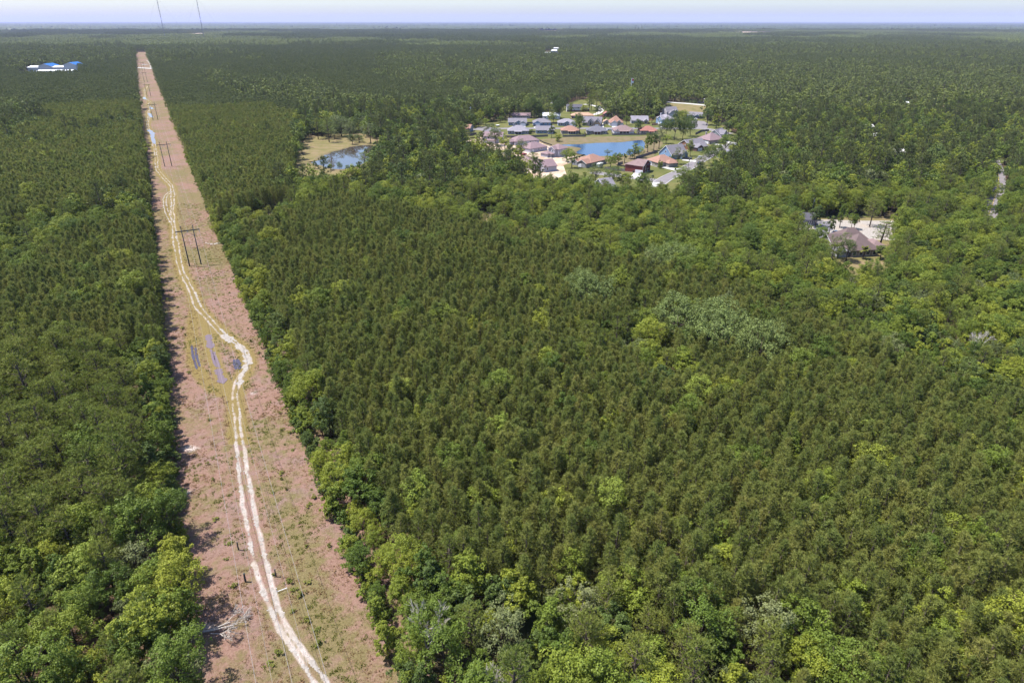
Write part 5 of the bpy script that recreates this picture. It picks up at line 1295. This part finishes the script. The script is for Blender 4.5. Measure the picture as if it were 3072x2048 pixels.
# fences
def fence(px, h, label, mat='fence_wood', name='fence', post=2.4, th=.05):
    L = [Vector((*G(*p), 0)) for p in px]; e = empty(name, L[0], 0); props(e, label, 'fence')
    for a, b in zip(L[:-1], L[1:]):
        d = b - a; ln = d.length; n = max(1, round(ln / post)); yaw = math.atan2(d.y, d.x)
        for k in range(n):
            p, q = a + d * (k / n) - L[0], a + d * ((k + 1) / n) - L[0]; nr = Vector((-math.sin(yaw), math.cos(yaw), 0)) * th / 2
            dz = random.uniform(-.05, .05)
            A = [p - nr, q - nr, q + nr, p + nr]
            MB().hexa([(v.x, v.y, .03) for v in A], [(v.x, v.y, h + dz) for v in A]).build('fence_panel', M[mat], e)
            if mat != 'silt' and post < 4: MB().box(p.x - .07, p.x + .07, p.y - .07, p.y + .07, 0, h + .1).build('post', M[mat], e)
fence([zA(1150, 935), zA(1500, 938), zA(1985, 915)], 1.7, 'long weathered wooden fence behind the two western pond-row houses', post=3)
fence([zA(1620, 838), zA(1745, 842)], 1.7, 'short fence between the chimney house and the blue-walled house', post=3)
fence([zA(1575, 665), zA(1690, 665)], 1.6, 'grey fence between the first two street-front houses', post=3)
fence([zA(2045, 668), zA(2190, 668), zB(230, 668)], 1.6, 'grey fence between the second and third street-front houses', post=3)
fence([zB(300, 860), zB(318, 922), zB(750, 918), zB(740, 830)], 1.5, 'low dark fence boxing in the yard of the salmon-roofed house', post=3)
fence([zB(1260, 800), zB(1285, 890), zB(1790, 885), zB(1760, 810)], 1.4, 'fence around the yard of the white screen porch', post=3)
fence([zB(1790, 885), zB(2110, 878)], 1.4, 'fence at the foot of the brick-red hipped house', post=3)
fence([zB(1120, 672), zB(1225, 672)], 1.6, 'short dark fence before the small tan shed', post=3)
fence([zC(290, 460), zC(370, 470)], 1.8, 'orange cedar fence panel behind the blue two-storey house', 'cedar', post=3)
fence([zC(360, 565), zC(480, 560)], 1.8, 'orange cedar fence in front of the blue two-storey house', 'cedar', post=3)
fence([zC(870, 375), zC(870, 325), zC(1030, 330)], 1.8, 'dark fence between the two-storey house and the field', post=3)
fence([zC(1215, 750), zC(1330, 690), zC(1480, 680)], 1.7, 'dark fence by the big oaks near the green house', post=3)
fence([zE(1350, 505), zE(1560, 440), zE(1780, 370)], 1.7, 'long fence running from the pond to the pale blue house', post=3)
fence([zE(740, 705), zE(1140, 752)], 1.7, 'weathered fence along the lane beside the red brick house', post=2.4)
fence([zE(1010, 625), zE(1100, 600)], 1.7, 'short shaded fence in the corner behind the red brick house', post=2.4)
fence([zC(1260, 135), zC(1400, 140)], 2.0, 'long fence beyond the highway', post=3)
fence([zA(460, 900), zA(580, 870), zA(585, 905)], 1.6, 'dark fence by the dead-end orange-roofed house', post=3)
fence([zD(820, 92), zD(1100, 95), zD(1480, 100), zD(1640, 190), zD(1800, 240)], .8, 'black silt fence curving around the back of the sandy lot', 'silt', 'silt_fence', 4)
fence([zE(30, 375), zE(150, 415), zE(360, 440), zE(250, 470), zE(0, 525)], .8, 'black silt fence along the pond edge of the sandy lot', 'silt', 'silt_fence', 4)
fence([zA(460, 945), zA(660, 940)], .7, 'short black silt fence at the western tip of the sandy lot', 'silt', 'silt_fence', 4)

# ------------------------------------------------------------------ vehicles
def car(px, yaw, label, col, kind='car'):
    x, y = G(*px); e = empty('parked_' + ('pickup' if kind == 'pickup' else 'car'), (x, y, .09), yaw); props(e, label, 'pickup' if kind == 'pickup' else 'car', 'vehicles of the estate')
    pm = paint(*col); L = 5.6 if kind == 'pickup' else 4.6; w = .95
    if kind == 'pickup': prof = [(-L / 2, .45), (-L / 2, 1.05), (-.55, 1.08), (-.5, 1.0), (.9, 1.0), (L / 2 - .1, .95), (L / 2, .7), (L / 2, .45)]
    else: prof = [(-L / 2, .4), (-L / 2, .9), (-L / 2 + .5, .98), (.9, .95), (L / 2 - .15, .8), (L / 2, .62), (L / 2, .4)]
    V = [(a, -w, b) for a, b in prof] + [(a, w, b) for a, b in prof]; n = len(prof)
    MB().add(V, [tuple(range(n)), tuple(reversed(range(n, 2 * n)))] + [(k, n + k, n + (k + 1) % n, (k + 1) % n) for k in range(n)]).build('body', pm, e)
    c0, c1 = ((-.5, 1.0) if kind == 'pickup' else (-1.7, 1.0))
    A = [(c0, -w * .96, .98), (c1, -w * .96, .94), (c1, w * .96, .94), (c0, w * .96, .98)]; B = [(c0 + .3, -w * .78, 1.5), (c1 - .75, -w * .78, 1.5), (c1 - .75, w * .78, 1.5), (c0 + .3, w * .78, 1.5)]
    MB().hexa(A, B).build('windows', M['pane'], e)
    MB().box(c0 + .28, c1 - .72, -w * .8, w * .8, 1.49, 1.55).build('roof', pm, e)
    for sx in (-L * .31, L * .31):
        for sy in (-w, w): MB().tube([(sx, sy - .1, .34), (sx, sy + .1, .34)], .34, 10).build('wheel', M['tyre'], e)
    for sy in (-.65, .65): MB().box(L / 2 - .02, L / 2 + .03, sy - .2, sy + .2, .62, .74).build('headlight', M['trim'], e)
WH, BK, RD, SV, BL = ('white', (.75, .75, .76)), ('black', (.015, .016, .02)), ('red', (.45, .03, .03)), ('silver', (.4, .4, .42)), ('dark_blue', (.03, .05, .12))
car(zE(385, 612), .6, 'white pickup on the driveway of the orange-roofed pond house', WH, 'pickup')
car(zE(550, 645), 1.0, 'dark car tucked beside the grey box trailer', BK)
car(zC(1070, 1228), .1, 'black pickup parked by the clipped lawn tree', BK, 'pickup')
car(zC(1800, 862), -.2, 'black car on the white driveway of the tall green house', BK)
car(zC(1300, 1210), 1.0, 'dark car nosing out by the large foreground oak', SV)
car(zC(1300, 1320), 1.0, 'dark blue car half under the large foreground oak', BL)
car(zC(1220, 455), 1.3, 'white car in front of the open dark garage', WH)
car(zD(930, 425), -.5, 'white pickup on the construction track', WH, 'pickup')
car(zD(1245, 428), .9, 'red pickup behind the mossy trees on the sandy lot', RD, 'pickup')
car(zB(1228, 795), .2, 'white car parked on the street between the pond-row houses', WH)
car(zB(1085, 535), .1, 'red car by the small dark cottage', RD)
car(zB(700, 392), .2, 'white car under the pines of the old lane', WH)
car(zA(1722, 715), 1.2, 'dark car in front of the blue gabled garage', BK)
car(zA(640, 232), .1, 'white car by the far orange-roofed brick house', WH)
car(zC(2010, 955), 1.0, 'silver car at the top of the sloping street', SV)
car(zW(930, 600), .5, 'white car shaded by trees near the woodland house', WH)
# box trailer
x, y = G(*zE(645, 672)); e = empty('box_trailer', (x, y, .05), .95); props(e, 'grey box trailer with a white roof beside the orange-roofed pond house', 'trailer')
MB().box(-2.6, 2.6, -1.15, 1.15, .55, 2.7).build('body', paint('grey_green', (.28, .32, .31)), e); MB().box(-2.65, 2.65, -1.2, 1.2, 2.7, 2.78).build('roof', M['trim'], e)
for sx in (-.6, .6):
    for sy in (-1.1, 1.1): MB().tube([(sx, sy - .12, .36), (sx, sy + .12, .36)], .36, 10).build('wheel', M['tyre'], e)
MB().tube([(2.6, 0, .5), (3.8, 0, .45)], .06, 5).build('drawbar', M['steel'], e)
for k, (p, lb) in enumerate(((zE(1310, 770), 'dark bin beside the red brick garage'), (zE(2130, 725), 'dark bin at the driveway end by the street'), (zE(1690, 858), 'black mailbox stand on the corner lawn'), (zA(1000, 715), 'dark dumpster near the turning circle'))):
    x, y = G(*p); s = .35 if k < 3 else 1.2
    e = empty('waste_bin' if k != 2 else 'mailbox', (x, y, 0), .3); props(e, lb, 'bin' if k != 2 else 'mailbox')
    MB().hexa([(-s, -s, .05), (s, -s, .05), (s, s, .05), (-s, s, .05)], [(-s * 1.15, -s * 1.15, 1.1), (s * 1.15, -s * 1.15, 1.1), (s * 1.15, s * 1.15, 1.1), (-s * 1.15, s * 1.15, 1.1)]).build('body', M['plastic_dark'], e)
    MB().box(-s * 1.2, s * 1.2, -s * 1.2, s * 1.25, 1.1, 1.18).build('lid', M['plastic_dark' if k < 3 else 'trim'], e)
# utility poles and the roadside sign
def upole(px, h, label, mat='pole'):
    x, y = G(*px); e = empty('utility_pole', (x, y, 0), .5); props(e, label, 'utility pole', 'utility poles')
    MB().tube([(0, 0, -.1), (0, 0, h)], [.17, .11], 7).build('pole', M[mat], e); MB().box(-1.1, 1.1, -.06, .06, h - .8, h - .62).build('crossarm', M[mat], e)
    MB().tube([(.3, 0, h - 2.2), (.3, 0, h - 1.3)], .22, 8).build('transformer', M['steel'], e)
upole(zC(1055, 1560), 11.5, 'slim utility pole at the mouth of the sloping street', 'fence_wood')
upole(zB(957, 505), 10, 'brown utility pole by the curving lane', 'bark')
upole(zA(474, 640), 14, 'pale utility pole sticking out of the woods west of the estate', 'white_steel')
upole((2428, 668), 12, 'utility pole behind the woodland garage', 'pole')
upole((2990, 545), 9, 'utility pole beside the woodland road', 'steel')
x, y = G(*zB(1640, 200)); e = empty('roadside_sign', (x, y, 0), 0); props(e, 'tall white and red sign sticking up above the far treetops', 'sign')
MB().tube([(-.4, 0, 0), (-.4, 0, 22)], .3, 8).build('pole', M['white_steel'], e); MB().box(-.7, 2.2, -.25, .25, 19, 24).build('panel', M['white_steel'], e); MB().box(.2, 2.1, -.3, .3, 21.2, 23.8).build('red_panel', paint('sign_red', (.55, .03, .05)), e)

# radio masts on the horizon
M['mast_steel'] = plain('dark_weathered_steel', (.17, .17, .20), .6, .4, .1, 2)
def mast(px, py_base, dist, h, label):
    x = (px - CX) / F * (dist * _cp + H * _sp); e = empty('radio_mast', (x, dist, 0), .3); props(e, label, 'radio mast', 'radio masts on the horizon')
    m = MB(); r = 1.3; legs = [(r * math.cos(a), r * math.sin(a)) for a in (0, 2.094, 4.189)]
    for q in legs: m.tube([(q[0], q[1], 0), (q[0], q[1], h)], .42, 4)
    for k in range(int(h / 12)):
        for i in range(3): a, b = legs[i], legs[(i + 1) % 3]; m.tube([(a[0], a[1], k * 12), (b[0], b[1], k * 12 + 12)], .3, 3, False)
    m.build('lattice', M['mast_steel'], e)
    for z in (h * .38, h * .62, h * .84): MB().tube([(0, 0, z - 4), (0, 0, z), (0, 0, z + 4)], [1.2, 2.2, 1.2], 8).build('antenna_platform', M['white_steel'], e)
    for k in range(3):
        a = k * 2.094 + .5
        MB().tube([(0, 0, h * .8), (math.cos(a) * h * .5, math.sin(a) * h * .5, 0)], .15, 3).build('guy_wire', M['steel'], e)
mast(497, 84, 3500, 238, 'thin grey radio mast on the horizon, western of the two')
mast(613, 84, 3500, 238, 'radio mast with white platforms on the horizon, eastern of the two')

# ------------------------------------------------------------------ single trees of the estate and the pond
def tree(px, kind, h, r, label, name='yard_tree', cat='tree'):
    x, y = G(*px)
    base = {'hard': (12, 3.9), 'dark': (12, 3.9), 'lime': (12, 3.7), 'moss': (12, 4.2), 'mossoak': (11.5, 6.4), 'oak': (11.5, 6.4), 'mature': (15, 3.1), 'shrub': (5, 2.2), 'rust': (12, 3.0), 'pine': (12, 2.0)}[kind]
    return plant(name, kind, x, y, h / base[0], label, cat, None, None, r / base[1])
T = tree
T(zB(645, 872), 'hard', 17, 5.0, 'tall leafy tree casting shade on the salmon-roofed house')
T(zB(95, 932), 'dark', 11, 3.4, 'upright green tree at the corner of the long wooden fence')
T(zB(215, 1008), 'shrub', 6, 4.0, 'rounded bush on the western pond shore', 'pond_bush', 'bush')
T(zB(1780, 835), 'dark', 13, 5.0, 'round dark tree between the white porch house and the brick-red house')
for k, (p, hh, rr) in enumerate(((zC(640, 800), 15, 6), (zC(800, 850), 19, 7.5), (zC(960, 850), 18, 7), (zC(1110, 780), 16, 6))): T(p, 'oak', hh, rr, ['westernmost', 'largest', 'second largest', 'easternmost'][k] + ' of the dark oaks clustered above the brown house', 'estate_oak', 'oak tree')
for k, (p, hh, rr, kd) in enumerate(((zC(280, 1100), 14, 4.5, 'hard'), (zC(400, 1060), 15, 4.5, 'dark'), (zC(500, 1020), 15, 5, 'moss'), (zC(640, 920), 8, 4, 'lime'))): T(p, kd, hh, rr, ['leafy tree at the eastern pond corner', 'dark tree second in the pond-corner row', 'greyish tree third in the pond-corner row', 'yellow-green tree by the little garden shed'][k])
T(zC(1110, 1172), 'hard', 12, 3.4, 'slim green tree on the lawn before the brown house')
T(zC(865, 1330), 'moss', 11, 4.4, 'feathery grey-green tree on the lawn by the pale blue house')
T(zC(1560, 1340), 'oak', 14, 8, 'large spreading oak overhanging the sloping street', 'estate_oak', 'oak tree')
T(zC(520, 1405), 'shrub', 5.0, 2.4, 'dense round clipped shrub on the corner lawn', 'clipped_shrub', 'shrub'); T(zC(650, 1345), 'shrub', 4.4, 2.1, 'second clipped shrub beside the driveway', 'clipped_shrub', 'shrub'); T(zC(735, 1312), 'shrub', 6.2, 1.6, 'tall conical clipped shrub at the pale blue house', 'clipped_shrub', 'shrub')
T(zE(860, 672), 'hard', 9, 4.6, 'bright green tree spilling over the lane fence'); T(zE(1000, 635), 'hard', 10, 4.4, 'bright green tree behind the lane fence'); T(zE(1330, 500), 'lime', 11, 3.6, 'tall yellow-green tree on the south shore of the pond'); T(zE(1410, 480), 'lime', 7, 3.2, 'short yellow-green tree on the south shore of the pond'); T(zE(800, 430), 'moss', 4, 3.0, 'low greyish bush on the pond shore', 'pond_bush', 'bush'); T(zE(1240, 500), 'dark', 6, 3, 'dark bush on the south shore of the pond', 'pond_bush', 'bush')
for k, (p, hh) in enumerate(((zB(830, 420), 20), (zB(870, 400), 18), (zB(980, 330), 19), (zB(1080, 300), 20))): T(p, 'mature', hh, 5.0, ['dark pine by the white and black house', 'second pine by the white and black house', 'pine inside the bend of the curving lane', 'pine behind the curving lane'][k], 'estate_pine', 'pine tree')
for k, (p, hh, kd, rr) in enumerate(((zB(1190, 440), 15, 'dark', 6), (zB(1300, 380), 18, 'hard', 7), (zB(1400, 560), 14, 'dark', 6), (zB(1560, 600), 17, 'mature', 5), (zB(1640, 420), 20, 'lime', 7), (zB(1500, 400), 17, 'hard', 6), (zB(1850, 480), 20, 'mature', 6), (zB(1960, 500), 19, 'mature', 6), (zB(2050, 470), 18, 'hard', 6), (zB(2140, 460), 20, 'mature', 6), (zB(2230, 400), 22, 'mature', 6.5))): T(p, kd, hh, rr, ['dark tree over the small cottage', 'tall tree behind the small cottage', 'dark tree between cottage and orange-roofed house', 'pine behind the orange-roofed white house', 'tall yellow-green tree behind the street row', 'green tree beside the tall yellow-green one', 'first of the dark pines behind the arched-window house', 'second of the dark pines behind the arched-window house', 'broad tree among the dark pines', 'third dark pine near the blue two-storey house', 'tallest dark pine behind the two-storey houses'][k], 'estate_tree')
for k, (p, hh, kd, rr) in enumerate(((zA(1660, 545), 20, 'oak', 8.5), (zA(1390, 530), 15, 'dark', 4.5), (zA(1760, 540), 16, 'dark', 5), (zA(2110, 330), 16, 'hard', 6), (zB(250, 570), 20, 'oak', 7.5), (zA(400, 240), 15, 'lime', 6.5), (zA(900, 300), 15, 'hard', 5.5), (zA(1320, 320), 15, 'dark', 6), (zA(2170, 560), 15, 'dark', 5), (zA(1150, 540), 13, 'dark', 6), (zA(950, 560), 14, 'dark', 6.5), (zA(700, 580), 13, 'hard', 6), (zA(1200, 420), 15, 'moss', 5), (zA(760, 690), 7, 'lime', 4), (zA(620, 720), 7, 'moss', 4), (zA(1060, 640), 5, 'hard', 3.5), (zA(520, 730), 7, 'hard', 4.5))):
    T(p, kd, hh, rr, ['giant oak shading the mauve-roofed house', 'dark tree west of the giant oak', 'dark tree east of the giant oak', 'tree before the bright white metal roof', 'large oak before the white metal building', 'round yellow-green tree by the far orange roof', 'tree between two far orange roofs', 'dark tree before the dull red roof', 'small palm-like tree by the white metal building', 'dark tree at the head of the western lawn', 'dense dark tree on the woods edge west of the estate', 'green tree on the woods edge above the turning circle', 'greyish tree over the far roofs', 'yellowish bush above the turning circle', 'pale feathery bush by the turning circle', 'bush at the western end of the street-front row', 'green tree behind the dead-end house'][k], 'estate_tree')
for k, (p, hh, rr) in enumerate(((zD(960, 480), 9, 3.4), (zD(1130, 470), 8, 3.2), (zD(1200, 450), 12, 4.6), (zA(780, 880), 9, 3.6), (zA(880, 850), 9, 3.4))): T(p, 'moss', hh, rr, ['left grey mossy tree on the sandy lot', 'middle grey mossy tree on the sandy lot', 'tallest grey mossy tree on the sandy lot', 'thin mossy tree before the half-hidden grey house', 'second thin mossy tree before the half-hidden grey house'][k], 'mossy_lot_tree')
# woodland pond
for k, (p, kd, hh, rr) in enumerate(((zP(835, 700), 'mature', 21, 5), (zP(620, 640), 'mature', 18, 4.5), (zP(515, 550), 'hard', 10, 4), (zP(700, 580), 'hard', 11, 5), (zP(380, 620), 'dark', 11, 5), (zP(940, 640), 'moss', 8, 5), (zP(1250, 660), 'moss', 14, 6), (zP(1080, 590), 'moss', 17, 8), (zP(1290, 740), 'dark', 7, 3), (zP(1650, 720), 'moss', 16, 7), (zP(1780, 760), 'dark', 17, 6), (zP(1420, 700), 'dark', 6, 4), (zP(860, 600), 'mossoak', 13, 9), (zP(600, 540), 'mossoak', 12, 8))):
    T(p, kd, hh, rr, ['lone tall pine with a bare trunk on the pond meadow', 'shorter pine on the pond meadow', 'small tree at the back of the pond meadow', 'green tree behind the lone pine', 'dark bush-like tree at the west of the pond meadow', 'low mossy oak behind the pond meadow', 'mossy tree over the far pond shore', 'tall pale mossy tree behind the pond', 'cabbage-headed small tree on the pond shore', 'grey mossy tree at the east of the pond', 'dark tree at the eastern pond shore', 'dark thicket by the eastern pond shore', 'broad pale oak behind the pond meadow', 'broad mossy oak west of the pale oak'][k], 'pond_tree')
for k, (p, hh) in enumerate(((zP(300, 930), 9), (zP(220, 900), 11), (zP(1540, 1190), 13), (zP(860, 1250), 6), (zP(1050, 1270), 6), (zP(1200, 1290), 5), (zP(570, 1220), 6), (zP(330, 1060), 3))): T(p, ['dark', 'dark', 'mature', 'hard', 'hard', 'hard', 'shrub', 'shrub'][k], hh * .85, hh * .33, ['dark tree on the bend of the pond path', 'taller dark tree on the bend of the pond path', 'twin-trunked pine on the near pond shore', 'first young tree on the near pond shore', 'second young tree on the near pond shore', 'third young tree on the near pond shore', 'small bush at the pond tip', 'lowest bush beside the pond path'][k], 'pond_tree')
# trees round the woodland house
for k, (p, kd, hh, rr) in enumerate(((zW(800, 600), 'dark', 9, 3.0), (zW(990, 490), 'hard', 11, 3.0), (zW(1190, 510), 'hard', 8, 2.2), (zW(1245, 520), 'hard', 8, 2.2), (zW(1520, 470), 'mature', 15, 4), (zW(1690, 830), 'mature', 11, 4.5), (zW(950, 1040), 'moss', 11, 3.6), (zW(1100, 1080), 'dark', 8, 3.2), (zW(700, 900), 'hard', 6, 2.8), (zW(330, 860), 'dark', 8, 4.0), (zW(560, 470), 'dark', 12, 3.6), (zW(1700, 1050), 'dark', 7, 4.0), (zW(1990, 560), 'mature', 11, 3))):
    T(p, kd, hh, rr, ['dark tree on the sand before the woodland garage', 'tree behind the parked car in the woods', 'slim tree on the white sand, nearer the garage', 'slim tree on the white sand, nearer the house', 'tall pine behind the woodland house', 'flat-topped pine over the woodland house roof', 'moss-hung tree before the woodland house', 'dark tree at the woodland house wall', 'bushy tree by the driveway bend', 'tree hiding the end of the sandy yard', 'tree at the gable of the woodland garage', 'dark thicket at the corner of the woodland house', 'pine over the sand east of the woodland house'][k], 'woodland_tree')
T((1745, 660), 'rust', 8, 2.2, 'rust-red dead-leaved tree among the green hardwoods', 'red_tree'); T((1880, 1185), 'rust', 3, 1.0, 'tiny rusty sapling in the plantation', 'red_tree') if False else None
for k, (p_, kd, hh, rr) in enumerate(((zB(60, 640), 'hard', 8, 3), (zB(720, 480), 'hard', 11, 4), (zB(1130, 620), 'dark', 6, 2.5), (zB(1560, 690), 'hard', 7, 3), (zB(2060, 640), 'hard', 9, 4), (zB(1000, 640 - 130), 'dark', 12, 4.5), (zB(470, 470), 'hard', 11, 4.5), (zB(330, 400), 'dark', 13, 5), (zA(1650, 870), 'shrub', 4, 2.5), (zA(2090, 660), 'hard', 8, 3.5),
      (zC(980, 560), 'hard', 12, 5), (zC(880, 500), 'dark', 12, 5), (zC(1440, 560), 'dark', 14, 6), (zC(1500, 470), 'mature', 18, 5), (zC(1620, 620), 'hard', 13, 6), (zC(1860, 760), 'dark', 14, 6), (zC(1930, 700), 'hard', 14, 6), (zC(2080, 1000), 'hard', 14, 6), (zC(2180, 1100), 'dark', 13, 6), (zC(1780, 1120), 'hard', 12, 5.5), (zC(1700, 1420), 'hard', 12, 6), (zC(1330, 1480), 'moss', 11, 4), (zC(960, 1750), 'hard', 10, 5), (zC(1250, 1720), 'dark', 11, 5),
      (zE(560, 980), 'moss', 12, 5), (zE(900, 1080), 'dark', 11, 5), (zE(1150, 1100), 'hard', 11, 5), (zE(1560, 1090), 'moss', 9, 3.5), (zE(1450, 1170), 'hard', 12, 5), (zE(100, 680), 'hard', 9, 4), (zE(0, 560), 'hard', 9, 4.5), (zD(880, 330), 'hard', 11, 5), (zD(700, 240), 'dark', 12, 5), (zD(1150, 560), 'hard', 11, 5), (zD(1420, 700), 'mature', 12, 4))):
    T(p_, kd, hh, rr, ['small tree beside the hipped grey house', 'leafy tree behind the many-gabled house', 'dark bush by the tan shed', 'small tree before the row of dark pines', 'tree by the blue house fence', 'dark tree behind the tan-orange roof', 'tree before the white and black house', 'dark tree west of the white and black house', 'bush by the long wooden fence end', 'small tree before the white metal building',
      'tree right of the blue two-storey house', 'dark tree masking the two-storey house drive', 'dark tree by the turning area', 'tall pine beyond the turning area', 'tree behind the tall green house', 'dark tree east of the tall green house', 'green tree above the black parked car', 'tree shading the top of the sloping street', 'dark tree across the sloping street top', 'green tree east of the sloping street', 'tree beside the large spreading oak', 'grey mossy tree below the spreading oak', 'tree at the street mouth', 'dark tree right of the utility pole',
      'mossy tree at the west end of the lane', 'dark tree below the lane fence', 'green tree below the lane', 'thin mossy tree by the street apron', 'green tree before the white apron', 'tree at the sandy lot corner', 'tree before the small pale blue house', 'tree at the western lot edge', 'dark tree at the western lot edge', 'tree before the nearer lavender house', 'pine before the pink gable wall'][k], 'estate_tree')
# cabbage palms
def palm(px, h, label):
    x, y = G(*px); e = empty('cabbage_palm', (x, y, 0), 0); props(e, label, 'palm tree', 'cabbage palms')
    MB().tube([(0, 0, -.1), (.1, 0, h * .5), (.05, .05, h)], [.26, .2, .18], 7).build('trunk', M['bark'], e)
    r = random.Random(int(px[0]))
    for k in range(22):
        a = k * 2.4; el = r.uniform(-.7, 1.2); ln = r.uniform(1.5, 2.0)
        d = Vector((math.cos(a) * math.cos(el), math.sin(a) * math.cos(el), math.sin(el))); s = d.cross(Vector((0, 0, 1))).normalized()
        o = Vector((.05, .05, h)); c = o + d * ln * .55; V = [o, c - s * .55 + Vector((0, 0, -.1)), c + d * ln * .55 - s * .35 + Vector((0, 0, -.45)), c + d * ln * .65 + Vector((0, 0, -.3)), c + d * ln * .55 + s * .35 + Vector((0, 0, -.45)), c + s * .55 + Vector((0, 0, -.1)), c + Vector((0, 0, .08))]
        m = MB(); m.add(V, [(0, 1, 6), (1, 2, 6), (2, 3, 6), (3, 4, 6), (4, 5, 6), (5, 0, 6)]); m.build('frond', M['weed'], e)
palm(zE(1130, 580), 4.5, 'cabbage palm on the lawn between pond and red brick house'); palm(zW(1400, 1040), 4.0, 'cabbage palm before the woodland house'); palm(zB(1290 - 0, 700), 4.0, 'small palm on the pond-row lawn') if False else None
palm(zP(1290, 745), 5.0, 'cabbage palm on the far shore of the woodland pond'); palm(zA(2060, 575), 5.5, 'cabbage palm before the white metal building')
